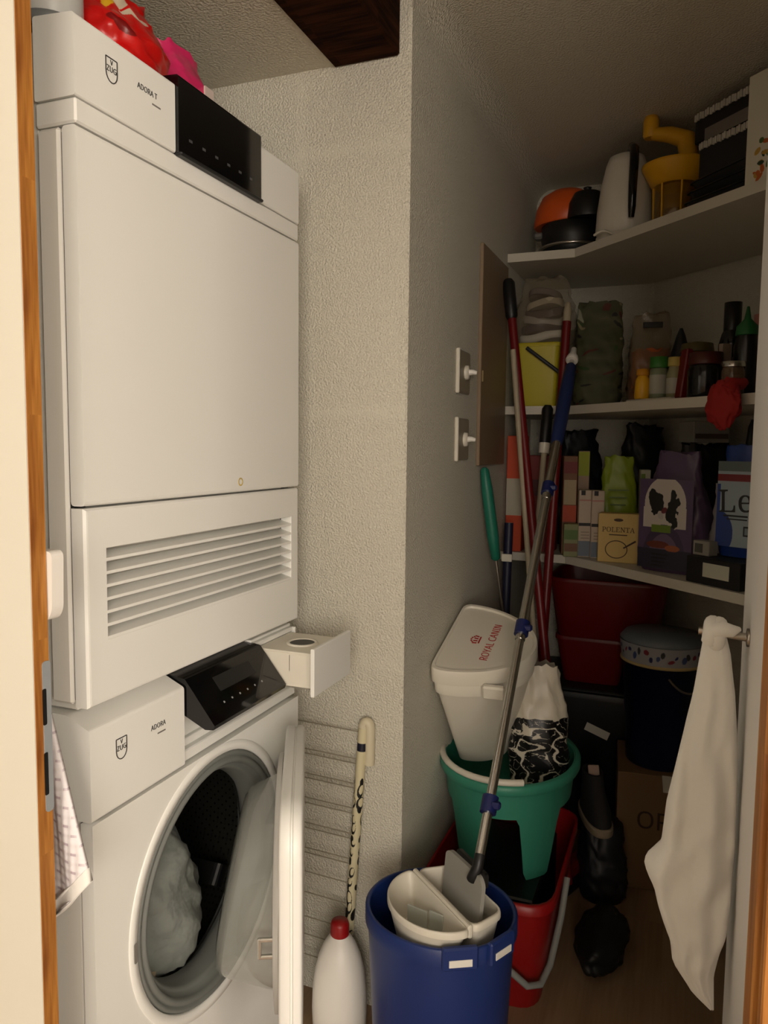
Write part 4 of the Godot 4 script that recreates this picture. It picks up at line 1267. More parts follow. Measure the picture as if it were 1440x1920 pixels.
	part(gj, "filling", geo().lathe([Vector2(0.022, 0.003), Vector2(0.0235, 0.006), Vector2(0.0235, 0.045), Vector2(0.02, 0.047)], 24), mat("filling_brown", rgb(96, 58, 34), 0.7))
	jar("pink_jar", "small pink jar at the right edge of the middle shelf", "jar", Vector3(0.165, y, -2.075), [Vector2(0.02, 0), Vector2(0.022, 0.004), Vector2(0.022, 0.13), Vector2(0.018, 0.14)], mat("pink_brown", rgb(120, 62, 40), 0.4), [Vector2(0.018, 0.14), Vector2(0.022, 0.142), Vector2(0.021, 0.2), Vector2(0.0, 0.203)], mat("pink_cap", rgb(196, 132, 122), 0.5), 1.0, "pink cap")
	var wl := thing("narrow_carton", "narrow pale carton standing between the black jar and tall bottle", "carton", Vector3(0.082, y, -2.05), -45.0)
	part(wl, "carton_body", geo().box(Vector3(0, 0.065, 0), Vector3(0.012, 0.13, 0.03), 0.001), mat("carton_pale", rgb(150, 132, 116), 0.6))
	# red net bag hanging over the edge
	var nb := thing("red_net_bag", "red net bag drooping over the middle shelf's front edge", "bag", Vector3(0.092, 1.268, -1.905), -45.0)
	var nm := mat("red_net", rgb(150, 20, 16), 0.8)
	part(nb, "net_body", geo().blob(Vector3(0.0, 0.055, 0.022), Vector3(0.045, 0.055, 0.014), 51, 0.35, 1.5, 20), nm)
	part(nb, "net_neck", geo().tube([Vector3(0.014, 0.085, 0.02), Vector3(0.018, 0.098, 0.012), Vector3(0.02, 0.1, -0.01), Vector3(0.022, 0.106, -0.02)], [0.02, 0.018, 0.0135, 0.009], 12), nm)

func build_shelf_bottom() -> void:
	var y := 0.8965
	# narrow boxes on the left
	var b1 := carton("orange_box", "narrow brown and orange food box at the left of the lowest shelf", "box", Vector3(0.042, 0.30, 0.09), Vector3(-0.327, y, -2.395), 12.0, rgb(120, 78, 48))
	front_band(b1, "pale_label", 0, 0.19, 0.036, 0.075, 0.0456, rgb(170, 152, 118), "pale label")
	front_band(b1, "orange_band", 0, 0.125, 0.04, 0.05, 0.0456, rgb(176, 62, 26), "orange band")
	front_band(b1, "red_band", 0, 0.265, 0.04, 0.035, 0.0456, rgb(120, 40, 34), "red band")
	var b2 := carton("green_box", "small green food box in front of the brown box", "box", Vector3(0.042, 0.098, 0.035), Vector3(-0.307, y, -2.318), 10.0, rgb(130, 134, 90))
	front_band(b2, "green_band", 0, 0.066, 0.038, 0.028, 0.018, rgb(86, 112, 52), "green band")
	front_band(b2, "brown_band", 0, 0.028, 0.038, 0.024, 0.018, rgb(110, 72, 50), "brown print")
	var b3 := carton("lime_box", "tall narrow lime and beige box behind the white cartons", "box", Vector3(0.034, 0.315, 0.05), Vector3(-0.294, y, -2.475), 8.0, rgb(178, 150, 124))
	front_band(b3, "lime_band", 0, 0.275, 0.033, 0.075, 0.0256, rgb(164, 172, 34), "lime band")
	for i in 2:
		var c := carton("white_carton", ["white printed drink carton, left of the pair beside the polenta box", "white printed drink carton touching the polenta box"][i], "carton", Vector3(0.036, 0.20, 0.05), Vector3(-0.272 + i * 0.0385, y, -2.335 + i * 0.012), 12.0, rgb(190, 174, 156), "white drink cartons")
		front_band(c, "blue_base", 0, 0.026, 0.034, 0.045, 0.0256, rgb(108, 118, 134), "blue-grey base print")
		front_band(c, "black_line", 0, 0.098, 0.034, 0.009, 0.0256, rgb(34, 32, 34))
		front_band(c, "pink_line", 0, 0.17, 0.034, 0.004, 0.0256, rgb(186, 130, 122))
		front_band(c, "dark_top_mark", -0.006, 0.192, 0.012, 0.014, 0.0256, rgb(40, 38, 40))
		for q in 3:
			front_band(c, "text_line", 0.002, 0.075 - q * 0.009, 0.024, 0.003, 0.0256, rgb(150, 134, 118))
	# green bag and slim box behind the polenta
	var gb := thing("green_bag", "lime green bag standing behind the polenta box", "bag", Vector3(-0.182, y, -2.405), 6.0)
	part(gb, "bag_body", bag(0.112, 0.07, 0.30, 0.085, 0.02, 61, 0.010, 3.2), mat("lime_bag", rgb(138, 158, 34), 0.4))
	for i in 3:
		part(gb, "text_line", geo().box(Vector3(0.0, 0.2 - i * 0.022, 0.04), Vector3(0.06 - i * 0.008, 0.004, 0.001), 0.0), mat("lime_dark", rgb(92, 112, 22), 0.5))
	var sb := carton("slim_box", "slim white and green box right of the lime bag", "box", Vector3(0.028, 0.262, 0.06), Vector3(-0.107, y, -2.405), 8.0, rgb(186, 186, 168))
	front_band(sb, "green_side", -0.007, 0.18, 0.012, 0.14, 0.0306, rgb(96, 124, 40), "green print")
	var pb := thing("polenta_box", "tan polenta box with bowl drawing on the lowest shelf", "box", Vector3(-0.163, y, -2.262), -4.0)
	part(pb, "box_body", geo().box(Vector3(0, 0.07, 0), Vector3(0.112, 0.14, 0.05), 0.0015), mat("polenta_card", rgb(206, 176, 108), 0.6))
	var dk := mat("polenta_ink", rgb(66, 42, 20), 0.6)
	words(pb, "box_lettering", "POLENTA", 0.0142, dk, frame(Vector3(0, 0.094, 0.0254), Vector3.RIGHT, Vector3.UP), true)
	part(pb, "box_emblem", geo().lathe([Vector2(0.008, 0.0), Vector2(0.008, 0.0006)], 24, Vector3.ZERO), dk)
	var em := pb.get_child(pb.get_child_count() - 1) as MeshInstance3D
	em.transform = Transform3D(Basis(Vector3(1.6, 0, 0), Vector3(0, 0, 1), Vector3(0, -0.55, 0)), Vector3(0, 0.122, 0.025))
	part(pb, "text_line", geo().box(Vector3(0, 0.0795, 0.0254), Vector3(0.05, 0.0028, 0.0008), 0.0), dk)
	# bowl with spoon drawn on the front
	var bw := geo()
	for i in 40:
		var a0 := TAU * i / 40.0
		var a1 := TAU * (i + 1) / 40.0
		bw.prism(PackedVector2Array([Vector2(cos(a0) * 0.031, sin(a0) * 0.026), Vector2(cos(a1) * 0.031, sin(a1) * 0.026), Vector2(cos(a1) * 0.0285, sin(a1) * 0.0235), Vector2(cos(a0) * 0.0285, sin(a0) * 0.0235)]), 0.0, 0.0006, frame(Vector3(-0.004, 0.038, 0.025), Vector3.RIGHT, Vector3.UP))
	part(pb, "bowl_drawing", bw, dk)
	part(pb, "spoon_drawing", geo().prism(PackedVector2Array([Vector2(0.014, 0.044), Vector2(0.017, 0.041), Vector2(0.05, 0.062), Vector2(0.047, 0.066)]), 0.0251, 0.0257), dk)
	# purple pet food bag
	var pf := thing("pet_food_bag", "purple pet food bag with black and white animal print", "bag", Vector3(-0.012, y, -2.155), -28.0)
	part(pf, "bag_body", bag(0.185, 0.10, 0.315, 0.11, 0.02, 71, 0.010, 4.0), mat("purple_foil", rgb(92, 74, 104), 0.35))
	var im := Image.create(160, 192, false, Image.FORMAT_RGB8)
	im.fill(Color(0.34, 0.27, 0.39))
	dot(im, 78, 54, 62, 60, Color(0.80, 0.77, 0.74))
	im.fill_rect(Rect2i(14, 60, 128, 44), Color(0.80, 0.77, 0.74))
	var fur := noise(140, 0.022, FastNoiseLite.TYPE_SIMPLEX_SMOOTH, 3)
	for py in range(14, 104):
		for px in range(22, 136):
			var dl := Vector2((px - 52) / 30.0, (py - 52) / 34.0).length() + 0.5 * fur.get_noise_2d(px, py)
			var dr := Vector2((px - 102) / 24.0, (py - 66) / 46.0).length() + 0.6 * fur.get_noise_2d(px + 300, py)
			if dl < 0.85 or dr < 0.72:
				im.set_pixel(px, py, Color(0.05, 0.04, 0.045))
	dot(im, 66, 78, 9, 7, Color(0.72, 0.70, 0.68), 0.4)
	dot(im, 76, 66, 9, 6, Color(0.42, 0.13, 0.17), -0.5)
	dot(im, 78, 172, 64, 76, Color(0.26, 0.21, 0.32))
	dot(im, 78, 178, 48, 62, Color(0.42, 0.34, 0.46))
	im.fill_rect(Rect2i(40, 98, 58, 16), Color(0.42, 0.52, 0.14))
	im.fill_rect(Rect2i(0, 150, 160, 42), Color(0.16, 0.14, 0.22))
	dot(im, 60, 140, 34, 8, Color(0.42, 0.18, 0.12))
	dot(im, 104, 146, 22, 7, Color(0.62, 0.34, 0.2))
	for i in 4:
		im.fill_rect(Rect2i(44, 160 + i * 8, 50 - i * 6, 3), Color(0.07, 0.06, 0.1))
	part(pf, "printed_front", sheet(0.15, 0.235, Vector3(0.0, 0.128, 0.0585)), print_mat("pet_food_print", im, 0.35))
	# grey-white side bag
	var wb := thing("white_pouch", "white pouch leaning on the right of the purple bag", "pouch", Vector3(0.098, y, -2.105), -45.0)
	part(wb, "pouch_body", bag(0.055, 0.045, 0.24, 0.045, 0.012, 75, 0.008, 3.0), mat("pouch_white", rgb(150, 144, 144), 0.5))
	# dark bags at the back
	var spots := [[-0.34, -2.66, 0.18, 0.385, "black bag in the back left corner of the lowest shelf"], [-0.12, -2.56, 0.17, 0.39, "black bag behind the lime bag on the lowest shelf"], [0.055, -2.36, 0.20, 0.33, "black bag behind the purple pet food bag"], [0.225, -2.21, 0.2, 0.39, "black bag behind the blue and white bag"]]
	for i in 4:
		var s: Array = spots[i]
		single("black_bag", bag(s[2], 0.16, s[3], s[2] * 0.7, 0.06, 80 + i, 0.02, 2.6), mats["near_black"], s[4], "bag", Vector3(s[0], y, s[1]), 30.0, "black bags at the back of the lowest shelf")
	var wx := carton("white_box", "small white box lying on the black bag under the middle shelf", "box", Vector3(0.11, 0.06, 0.08), Vector3(0.05, y + 0.343, -2.37), 30.0, rgb(150, 146, 138))
	front_band(wx, "dark_stripe", 0, 0.018, 0.1, 0.014, 0.0406, rgb(90, 72, 64), "dark stripe")
	# blue and white detergent bag
	var lb := thing("detergent_bag", "blue and white bag lettered in black, beside the right wall edge", "bag", Vector3(0.146, y + 0.066, -2.022), -32.0)
	part(lb, "bag_body", bag(0.125, 0.07, 0.27, 0.11, 0.015, 91, 0.008, 3.6), mat("bag_blue", rgb(28, 58, 132), 0.35))
	var im2 := Image.create(128, 224, false, Image.FORMAT_RGB8)
	im2.fill(Color(0.60, 0.66, 0.70))
	im2.fill_rect(Rect2i(0, 0, 128, 26), Color(0.36, 0.40, 0.40))
	im2.fill_rect(Rect2i(0, 34, 128, 18), Color(0.46, 0.07, 0.09))
	dot(im2, 6, 190, 46, 60, Color(0.10, 0.22, 0.52))
	im2.fill_rect(Rect2i(0, 60, 10, 164), Color(0.10, 0.22, 0.52))
	im2.fill_rect(Rect2i(84, 168, 36, 26), Color(0.08, 0.09, 0.12))
	im2.fill_rect(Rect2i(88, 172, 28, 18), Color(0.5, 0.56, 0.6))
	part(lb, "printed_front", sheet(0.105, 0.205, Vector3(0.0, 0.128, 0.0425)), print_mat("detergent_print", im2, 0.35))
	words(lb, "bag_lettering", "Le", 0.055, mats["black_plastic"], frame(Vector3(-0.006, 0.135, 0.0432), Vector3(1, 0.05, 0), Vector3(0.25, 1, 0)), true)
	part(lb, "lettering_underline", geo().box(Vector3(-0.004, 0.1, 0.0432), Vector3(0.06, 0.004, 0.0008), 0.0).box(Vector3(0.0, 0.092, 0.0432), Vector3(0.05, 0.003, 0.0008), 0.0), mats["black_plastic"])
	# dark box with white labels in front
	var kb := carton("label_box", "low black box with a white front label at the shelf edge", "box", Vector3(0.16, 0.064, 0.10), Vector3(0.108, y, -1.985), -45.0, rgb(16, 16, 18))
	front_band(kb, "white_label", 0.012, 0.036, 0.078, 0.034, 0.0506, rgb(196, 194, 178), "white label")
	var sw := carton("tiny_carton", "tiny white carton with a dark square, on the low black box", "carton", Vector3(0.05, 0.036, 0.03), Vector3(0.058, y + 0.0645, -2.018), -45.0, rgb(150, 146, 136))
	front_band(sw, "dark_square", -0.006, 0.018, 0.024, 0.022, 0.0156, rgb(84, 82, 76), "dark square")
	# tall red box behind the poles, orange box in the left corner
	var ob := carton("corner_box", "tall orange box with white label in the shelf's left corner", "box", Vector3(0.05, 0.36, 0.09), Vector3(-0.488, y, -2.395), 0.0, rgb(190, 66, 22))
	front_band(ob, "white_label", 0.0, 0.17, 0.049, 0.115, 0.0456, rgb(176, 168, 150), "white label")
	var rb := carton("red_box", "dark red box standing behind the leaning poles", "box", Vector3(0.085, 0.30, 0.09), Vector3(-0.41, y, -2.41), 0.0, rgb(112, 26, 22))
	front_band(rb, "dark_print", 0.0, 0.2, 0.07, 0.05, 0.0456, rgb(70, 16, 18), "darker print")

# ---------------------------------------------------------------- under the shelves
func build_under_shelf() -> void:
	var bc := thing("black_crate", "black storage crate on the floor under the lowest shelf", "crate", Vector3(-0.30, 0.0, -2.57))
	part(bc, "crate_body", vessel(rrect(0.42, 0.34, 0.02), 0.94, 0.455, 0.006, 0.006, 0.02), mats["black_plastic"])
	part(bc, "lid", geo().box(Vector3(0, 0.462, 0), Vector3(0.43, 0.012, 0.35), 0.004), mats["black_plastic"])
	part(bc, "white_label", geo().box(Vector3(0.075, 0.355, 0.171), Vector3(0.075, 0.026, 0.001), 0.0, Transform3D(Basis(Vector3.BACK, -0.35), Vector3(-0.11, 0.03, 0.0))), mats["shelf_white"], "white label strip")
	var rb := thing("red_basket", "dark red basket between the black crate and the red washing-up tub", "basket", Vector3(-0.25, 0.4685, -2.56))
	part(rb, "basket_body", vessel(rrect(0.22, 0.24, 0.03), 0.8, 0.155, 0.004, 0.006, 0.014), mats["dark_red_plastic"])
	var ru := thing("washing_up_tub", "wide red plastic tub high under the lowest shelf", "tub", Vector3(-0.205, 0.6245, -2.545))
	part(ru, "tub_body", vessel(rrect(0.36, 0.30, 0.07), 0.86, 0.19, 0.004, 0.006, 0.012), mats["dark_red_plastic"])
	# blue pail on a cardboard box
	var cb := thing("cardboard_box", "brown lettered cardboard box on the floor under the blue pail", "box", Vector3(-0.03, 0.0, -2.265), 5.0)
	part(cb, "box_body", geo().box(Vector3(0, 0.165, 0), Vector3(0.23, 0.33, 0.24), 0.002), mat("cardboard", rgb(120, 92, 62), 0.8))
	part(cb, "flap", geo().box(Vector3.ZERO, Vector3(0.10, 0.003, 0.06), 0.0, Transform3D(Basis(Vector3.RIGHT, 0.35), Vector3(0.05, 0.322, 0.149))), mats["shelf_white"], "pale flap")
	words(cb, "box_lettering", "ORY", 0.05, mat("box_ink", rgb(60, 44, 30), 0.8), frame(Vector3(0.0, 0.2, 0.1204), Vector3.RIGHT, Vector3.UP))
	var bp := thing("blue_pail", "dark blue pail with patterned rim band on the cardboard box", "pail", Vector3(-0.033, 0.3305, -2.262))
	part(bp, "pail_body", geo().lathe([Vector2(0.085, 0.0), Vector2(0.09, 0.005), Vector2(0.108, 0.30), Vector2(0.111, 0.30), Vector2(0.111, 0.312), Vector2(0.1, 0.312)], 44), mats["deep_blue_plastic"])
	var im := Image.create(512, 32, false, Image.FORMAT_RGB8)
	im.fill(Color(0.62, 0.62, 0.64))
	var rng := RandomNumberGenerator.new()
	rng.seed = 12
	for i in 44:
		dot(im, i * 12 + rng.randf_range(0, 6), rng.randf_range(9, 22), rng.randf_range(3, 7), rng.randf_range(2, 5), [Color(0.14, 0.16, 0.34), Color(0.5, 0.16, 0.22), Color(0.2, 0.2, 0.22), Color(0.25, 0.32, 0.5)][i % 4], rng.randf() * 3.0)
	part(bp, "patterned_band", geo().lathe([Vector2(0.112, 0.300), Vector2(0.118, 0.352)], 44, Vector3.ZERO, 1, 1, [], false, false), print_mat("band_print", im, 0.5), "patterned band")
	part(bp, "lid", geo().lathe([Vector2(0.116, 0.352), Vector2(0.118, 0.356), Vector2(0.105, 0.372), Vector2(0.0, 0.378)], 44), mat("lid_grey", rgb(108, 116, 124), 0.5), "grey lid")
	part(bp, "cream_edge", geo().lathe([Vector2(0.112, 0.292), Vector2(0.1155, 0.294), Vector2(0.1155, 0.299), Vector2(0.112, 0.301)], 44), mat("cream_edge", rgb(180, 160, 110), 0.6))
	var hd := []
	for i in 12:
		var u := i / 11.0
		hd.append(Vector3(lerpf(0.02, 0.118, u), 0.27 - 0.13 * u + 0.1 * u * u, 0.112 - 0.09 * u * u))
	part(bp, "handle", geo().tube(hd, 0.003, 8), mats["steel"], "wire handle")
	# dark bag with a shoe on it
	single("floor_bag", bag(0.12, 0.15, 0.2, 0.1, 0.1, 95, 0.012, 3.0), mats["near_black"], "black bag on the floor right of the broom", "bag", Vector3(-0.165, 0.0, -2.09), 20.0)
	var sh := thing("shoe", "dark shoe with pale sole lying on the black floor bag", "shoe", Vector3(-0.185, 0.2065, -2.07), 20.0)
	part(sh, "sole", geo().loft([sup(28, 0.034, 0.095, 2.6, 0.0), sup(28, 0.037, 0.1, 2.6, 0.004), sup(28, 0.037, 0.1, 2.6, 0.02), sup(28, 0.034, 0.096, 2.6, 0.024)], true, true, [2]), mat("sole_beige", rgb(150, 136, 112), 0.8), "pale rubber sole")
	part(sh, "upper", geo().loft([sup(28, 0.034, 0.094, 2.5, 0.022), sup(28, 0.033, 0.09, 2.4, 0.05, Vector3(0, 0, -0.002)), sup(28, 0.028, 0.06, 2.2, 0.08, Vector3(0, 0, -0.03)), sup(28, 0.027, 0.045, 2.0, 0.125, Vector3(0, 0, -0.045)), sup(28, 0.022, 0.038, 2.0, 0.126, Vector3(0, 0, -0.045)), sup(28, 0.02, 0.04, 2.0, 0.07, Vector3(0, 0, -0.04))], true, true, [3, 4]), mat("shoe_dark", rgb(34, 32, 32), 0.8))
	part(sh, "tongue", geo().box(Vector3(0, 0.115, -0.0), Vector3(0.03, 0.05, 0.006), 0.002, Transform3D(Basis(Vector3.RIGHT, -0.5), Vector3(0, 0.02, 0.03))), mat("tongue_beige", rgb(176, 150, 134), 0.8), "pale tongue")
	# crumpled dark film beside the red tub
	single("crumpled_film", geo().blob(Vector3(0, 0.055, 0), Vector3(0.06, 0.05, 0.12), 99, 0.3, 0.9, 26), clear("dark_film", Color(0.06, 0.07, 0.06), 0.75, 0.55), "crumpled dark plastic film on the floor right of the red tub", "film", Vector3(-0.135, 0.0, -1.80))
	single("paper_scrap", geo().box(Vector3(0, 0.002, 0), Vector3(0.05, 0.003, 0.03), 0.0005), mats["shelf_white"], "pale paper scrap on the floor before the black bag", "paper", Vector3(-0.155, 0.0, -1.96), 30.0)

# ---------------------------------------------------------------- things on walls, rail, machines
func build_small() -> void:
	# brown fuse panel and two switches on the left wall
	var fp := placed("fuse_panel", "flat brown cabinet panel on the store's left wall", "panel", Vector3(-0.523, 1.17, -2.155))
	part(fp, "panel_door", geo().span(-0.523, -0.513, 1.17, 1.757, -2.004, -2.308, 0.0015), mat("panel_brown", rgb(138, 116, 92), 0.5))
	part(fp, "panel_latch", geo().span(-0.513, -0.509, 1.395, 1.425, -2.012, -2.018, 0.001), mat("latch_brass", rgb(150, 130, 90), 0.5))
	for i in 2:
		var yc: float = [1.405, 1.239][i]
		var t := placed("light_switch", ["upper grey switch plate with white lever on the store wall", "lower grey switch plate with white lever on the store wall"][i], "light switch", Vector3(-0.523, yc - 0.05, -1.853), "wall switches")
		part(t, "plate", geo().span(-0.523, -0.5155, yc - 0.052, yc + 0.052, -1.803, -1.903, 0.003), mat("switch_grey", rgb(150, 140, 122), 0.4))
		part(t, "plate_edge", geo().span(-0.523, -0.514, yc - 0.054, yc + 0.054, -1.796, -1.8035, 0.002), mats["off_white_plastic"])
		part(t, "lever_boss", geo().lathe_x([Vector2(0.018, -0.516), Vector2(0.017, -0.508), Vector2(0.006, -0.506)], 24, Vector3(0, yc, -1.862), [], true, true), mats["off_white_plastic"])
		part(t, "lever", geo().tube([Vector3(-0.508, yc, -1.862), Vector3(-0.498, yc + 0.001, -1.863), Vector3(-0.489, yc - 0.001, -1.866)], [0.008, 0.0065, 0.005], 12), mats["white_plastic"], "white lever")
	# white knotted towel on a rod
	var rod := placed("towel_rod", "short metal rod sticking out of the right wall", "rod", Vector3(0.097, 0.962, -1.17))
	part(rod, "bar", geo().tube([Vector3(0.0965, 0.955, -1.175), Vector3(0.03, 0.958, -1.178)], 0.006, 14), mats["steel"])
	part(rod, "flange", geo().lathe_x([Vector2(0.013, 0.0965), Vector2(0.013, 0.0935), Vector2(0.0075, 0.0925)], 20, Vector3(0, 0.955, -1.175), [], true, true), mats["steel"])
	towel()
	waffle()
	# white holder behind the door jamb, with the hook for the hand towel
	var hk := placed("towel_holder", "small rounded white plastic holder clipped behind the oak jamb", "holder", Vector3(-0.69, 1.02, -0.66))
	part(hk, "plate", geo().prism(rpoly([Vector2(-0.745, 1.016), Vector2(-0.664, 1.018), Vector2(-0.6575, 1.03), Vector2(-0.6555, 1.098), Vector2(-0.745, 1.098)], 0.009), -0.668, -0.6505), mats["white_plastic"])
	part(hk, "hook", geo().tube([Vector3(-0.736, 1.03, -0.667), Vector3(-0.736, 1.022, -0.677), Vector3(-0.736, 1.014, -0.682), Vector3(-0.736, 1.02, -0.688)], 0.004, 8), mats["white_plastic"])
	# folded drying rack by the wall
	rack()
	# on top of the dryer
	var rg := thing("red_bag", "red printed plastic bag lying on top of the dryer", "bag", Vector3(-0.80, 1.7465, -0.922), 90.0)
	var im := Image.create(256, 128, false, Image.FORMAT_RGB8)
	im.fill(Color(0.72, 0.07, 0.06))
	var rng := RandomNumberGenerator.new()
	rng.seed = 3
	for i in 16:
		dot(im, rng.randf_range(0, 256), rng.randf_range(0, 128), rng.randf_range(8, 24), rng.randf_range(4, 10), [Color(0.78, 0.60, 0.12), Color(0.42, 0.04, 0.05), Color(0.72, 0.66, 0.58), Color(0.8, 0.12, 0.08)][i % 4], rng.randf() * 3.0)
	part(rg, "bag_body", bag(0.14, 0.15, 0.10, 0.12, 0.08, 44, 0.016, 2.8), print_mat("red_bag_print", im, 0.3))
	var pk := thing("pink_packet", "pink packet with pale label behind the red bag on the dryer", "packet", Vector3(-0.79, 1.7465, -1.062), 90.0)
	part(pk, "packet_body", bag(0.125, 0.09, 0.10, 0.10, 0.04, 48, 0.008, 3.0), mat("pink_foil", rgb(196, 40, 92), 0.35))
	part(pk, "pale_label", geo().box(Vector3(0.03, 0.03, 0.0475), Vector3(0.024, 0.036, 0.003), 0.0), mat("label_pale", rgb(198, 180, 170), 0.6), "pale label")
	var gt := thing("grey_tub", "light grey rounded plastic tub on the dryer's near corner", "tub", Vector3(-0.79, 1.7465, -0.806))
	part(gt, "tub_body", geo().lathe([Vector2(0.03, 0.0), Vector2(0.038, 0.008), Vector2(0.041, 0.03), Vector2(0.041, 0.09), Vector2(0.036, 0.098), Vector2(0.0, 0.1)], 36), mat("tub_grey", rgb(190, 190, 186), 0.4))
	part(gt, "base_shade_ring", geo().lathe([Vector2(0.036, 0.0), Vector2(0.0415, 0.004), Vector2(0.0422, 0.012), Vector2(0.04, 0.014)], 36), mat("ring_shade", rgb(110, 112, 112), 0.4))  # darker ring paints the shadow curve at the tub foot

func towel() -> void:
	var L := [[0.961, 0.046], [0.947, 0.036], [0.874, 0.027], [0.768, 0.009], [0.7, -0.003], [0.637, -0.008], [0.622, -0.018], [0.608, -0.0285], [0.596, -0.031], [0.584, -0.027], [0.566, -0.015], [0.54, -0.009], [0.486, 0.01], [0.453, 0.015], [0.414, 0.043], [0.391, 0.071]]
	var R := [[0.963, 0.065], [0.927, 0.074], [0.874, 0.082], [0.797, 0.089], [0.718, 0.091], [0.638, 0.092], [0.564, 0.09], [0.514, 0.087], [0.479, 0.08], [0.443, 0.073], [0.391, 0.0755]]
	var pick := func(t: Array, y: float) -> float:
		for i in t.size() - 1:
			if y <= t[i][0] and y >= t[i + 1][0]:
				var u: float = (t[i][0] - y) / (t[i][0] - t[i + 1][0])
				return lerpf(t[i][1], t[i + 1][1], u)
		return t[t.size() - 1][1] if y < 0.6 else t[0][1]
	var fn := noise(63, 7.0, FastNoiseLite.TYPE_SIMPLEX_SMOOTH, 3)
	var rings := []
	var m := 70
	var n := 64
	for i in m + 1:
		var y := lerpf(0.961, 0.3915, float(i) / m)
		var x0: float = pick.call(L, y)
		var x1: float = pick.call(R, y)
		var cx := (x0 + x1) * 0.5
		var hw := maxf((x1 - x0) * 0.5, 0.001)
		var ring := PackedVector3Array()
		var dep := minf(hw * 0.55, 0.022)
		var fold := clampf((0.955 - y) * 5.0, 0.15, 1.0) * clampf(hw * 18.0, 0.0, 1.0)
		for j in n:
			var a := TAU * j / n
			var s := cos(a)
			var px := cx + s * hw
			var zz := sin(a) * dep
			var w := 0.0055 * fold * (sin(s * 6.0 + fn.get_noise_2d(y * 0.6, 3.0) * 5.0 + y * 3.0) + 0.35 * sin(s * 11.0 - y * 4.0 + fn.get_noise_2d(y * 0.8, 9.0) * 4.0))
			ring.append(Vector3(px, y + 0.004 * fn.get_noise_2d(s * 0.5, y), -1.17 + zz + w))
		rings.append(ring)
	var t := placed("white_towel", "white cloth towel knotted on the rod at the right wall", "towel", Vector3(0.05, 0.39, -1.17))
	part(t, "towel_drape", geo().loft(rings, true, true), mats["white_cloth"])
	# knot wrapped round the rod
	var kn := geo()
	var path := []
	for i in 22:
		var a := TAU * 1.35 * i / 21.0 - 0.6
		path.append(Vector3(0.045 + 0.012 * i / 21.0, 0.956 + sin(a) * 0.015, -1.176 + cos(a) * 0.016))
	kn.tube(path, 0.0115, 12)
	kn.tube([Vector3(0.05, 0.962, -1.16), Vector3(0.062, 0.968, -1.158), Vector3(0.074, 0.966, -1.16), Vector3(0.084, 0.969, -1.163)], [0.012, 0.0115, 0.009, 0.003], 12)
	part(t, "knot", kn, mats["white_cloth"], "knot round the rod")

func waffle() -> void:
	var im := Image.create(64, 64, false, Image.FORMAT_RGB8)
	im.fill(Color(0.93, 0.91, 0.92))
	im.fill_rect(Rect2i(6, 10, 22, 9), Color(0.76, 0.70, 0.74))
	im.fill_rect(Rect2i(38, 42, 22, 9), Color(0.76, 0.70, 0.74))
	var m := mat("waffle_cloth", Color.WHITE, 0.95)
	m.albedo_texture = tex(im)
	var bump := Image.create(64, 64, false, Image.FORMAT_RGBA8)
	for y in 64:
		for x in 64:
			var k := 0.5 + 0.25 * sin(TAU * x / 32.0) + 0.25 * sin(TAU * y / 32.0)
			bump.set_pixel(x, y, Color(k, k, k))
	bump.bump_map_to_normal_map(6.0)
	m.normal_enabled = true
	m.normal_texture = tex(bump)
	m.normal_scale = 0.8
	triplanar(m, 45.0)
	# sheet hung by one corner: rows from the hook down
	var rings := []
	var top := Vector2(-0.736, 1.016)
	for i in 31:
		var t := i / 30.0
		var y_r := lerpf(top.y, 0.698, t)
		var xr := lerpf(top.x + 0.004, -0.640, t)
		var xl := lerpf(top.x - 0.004, -0.757, t)
		var y_l := lerpf(top.y, 0.60, t)
		var ring := PackedVector3Array()
		var n := 24
		for j in n * 2:
			var back := j >= n
			var u := float(j % n) / (n - 1)
			if back:
				u = 1.0 - u
			var x := lerpf(xr, xl, u)
			var sag := -0.012 * sin(PI * u) * t - 0.02 * (1.0 - pow(absf(1.0 - 2.0 * u), 2.0)) * 0.0
			var z := -0.684 + 0.007 * sin(u * 9.0 + 0.4) * t + 0.0 * (1 - t)
			ring.append(Vector3(x, lerpf(y_r, y_l, u) + sag, z + (-0.0025 if back else 0.0025)))
		rings.append(ring)
	var t2 := placed("waffle_towel", "white waffle-weave hand towel hanging beside the oak jamb", "towel", Vector3(-0.7, 0.62, -0.684))
	part(t2, "towel_cloth", geo().loft(rings, true, true), m)
	var hem := []
	for i in 2:
		var t := lerpf(0.955, 1.004, float(i))
		var ring := PackedVector3Array()
		for j in 48:
			var back := j >= 24
			var u := float(j % 24) / 23.0
			if back:
				u = 1.0 - u
			var x := lerpf(lerpf(top.x + 0.004, -0.6396, t), lerpf(top.x - 0.004, -0.757, t), u)
			var yv := lerpf(lerpf(top.y, 0.698, t), lerpf(top.y, 0.60, t), u) - 0.012 * sin(PI * u) * t
			ring.append(Vector3(x, yv, -0.684 + 0.007 * sin(u * 9.0 + 0.4) * t + (-0.0035 if back else 0.0035)))
		hem.append(ring)
	part(t2, "hem", geo().loft(hem, true, true), mats["white_cloth"], "plain hem")

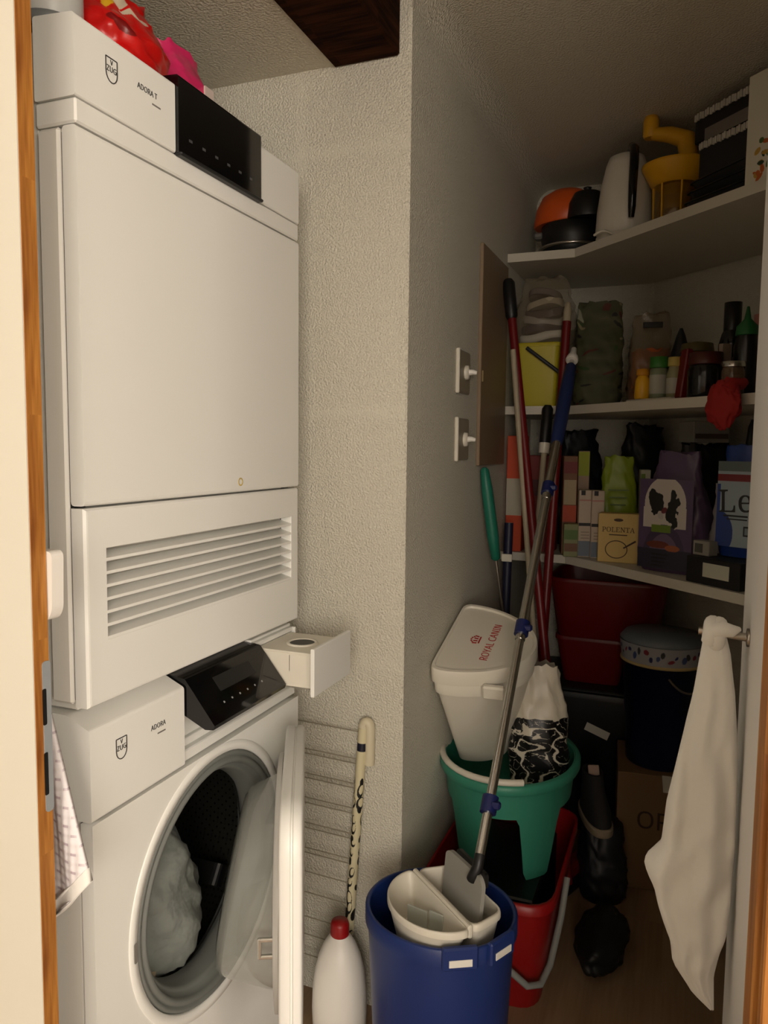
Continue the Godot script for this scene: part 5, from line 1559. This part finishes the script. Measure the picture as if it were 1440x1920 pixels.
func rack() -> void:
	var im := Image.create(96, 512, false, Image.FORMAT_RGB8)
	var cream := Color(0.84, 0.80, 0.66)
	im.fill(cream)
	var rng := RandomNumberGenerator.new()
	rng.seed = 8
	for i in 26:
		var y := 96 + i * 16 + rng.randf_range(-5, 5)
		var x := rng.randf_range(0, 32)
		var r := rng.randf_range(5, 12)
		var solid := i % 3 == 0
		for k in 3:
			dot(im, x + k * 32, y, r, r * 1.3, Color(0.05, 0.05, 0.05), i * 0.7)
			if not solid:
				dot(im, x + k * 32 + 2, y - 2, r * 0.68, r * 0.9, cream, i * 0.7)
	im.fill_rect(Rect2i(0, 26, 96, 14), Color(0.08, 0.09, 0.16))
	var pm := print_mat("rack_print", im, 0.45)
	var t := placed("drying_rack", "folded wire drying rack with black-patterned cream legs, leaning on the wall", "drying rack", Vector3(-0.70, 0.0, -1.43))
	var top := Vector3(-0.604, 0.63, -1.432)
	var foot := Vector3(-0.640, 0.0, -1.420)
	var path := []
	for i in 21:
		path.append(foot.lerp(top, i / 20.0))
	part(t, "leg", geo().tube(path, 0.0105, 14), pm, "cream leg with black print")
	var bend := []
	for i in 9:
		var a := PI * i / 8.0
		bend.append(top + Vector3(0.007 * (1 - cos(a)), 0.012 * sin(a), -0.003 * i / 8.0))
	bend.append(top + Vector3(0.013, -0.08, -0.005))
	part(t, "leg_bend", geo().tube(bend, 0.0108, 14), mat("rack_cream", rgb(212, 202, 174), 0.45))
	part(t, "leg", geo().tube([Vector3(-1.2, 0.0, -1.42), Vector3(-1.2, 0.63, -1.432)], 0.0105, 12), mats["rack_cream"])
	part(t, "foot_cap", geo().lathe([Vector2(0.014, 0.0), Vector2(0.014, 0.03), Vector2(0.011, 0.034)], 16, foot), mats["black_plastic"])
	var ys := [0.618, 0.562, 0.548, 0.508, 0.494, 0.454, 0.438, 0.398, 0.382, 0.342, 0.326, 0.288, 0.236, 0.186, 0.14, 0.1]
	var wm := mat("wire_cream", rgb(150, 142, 122), 0.45)
	for i in ys.size():
		var y: float = ys[i]
		var b := foot.lerp(top, y / 0.63)
		var zo := -0.002 if i % 2 == 0 else 0.006
		part(t, "wire", geo().tube([b + Vector3(0.0, 0, zo), Vector3(-1.2, y + 0.02, b.z + zo)], 0.0013, 6), wm)
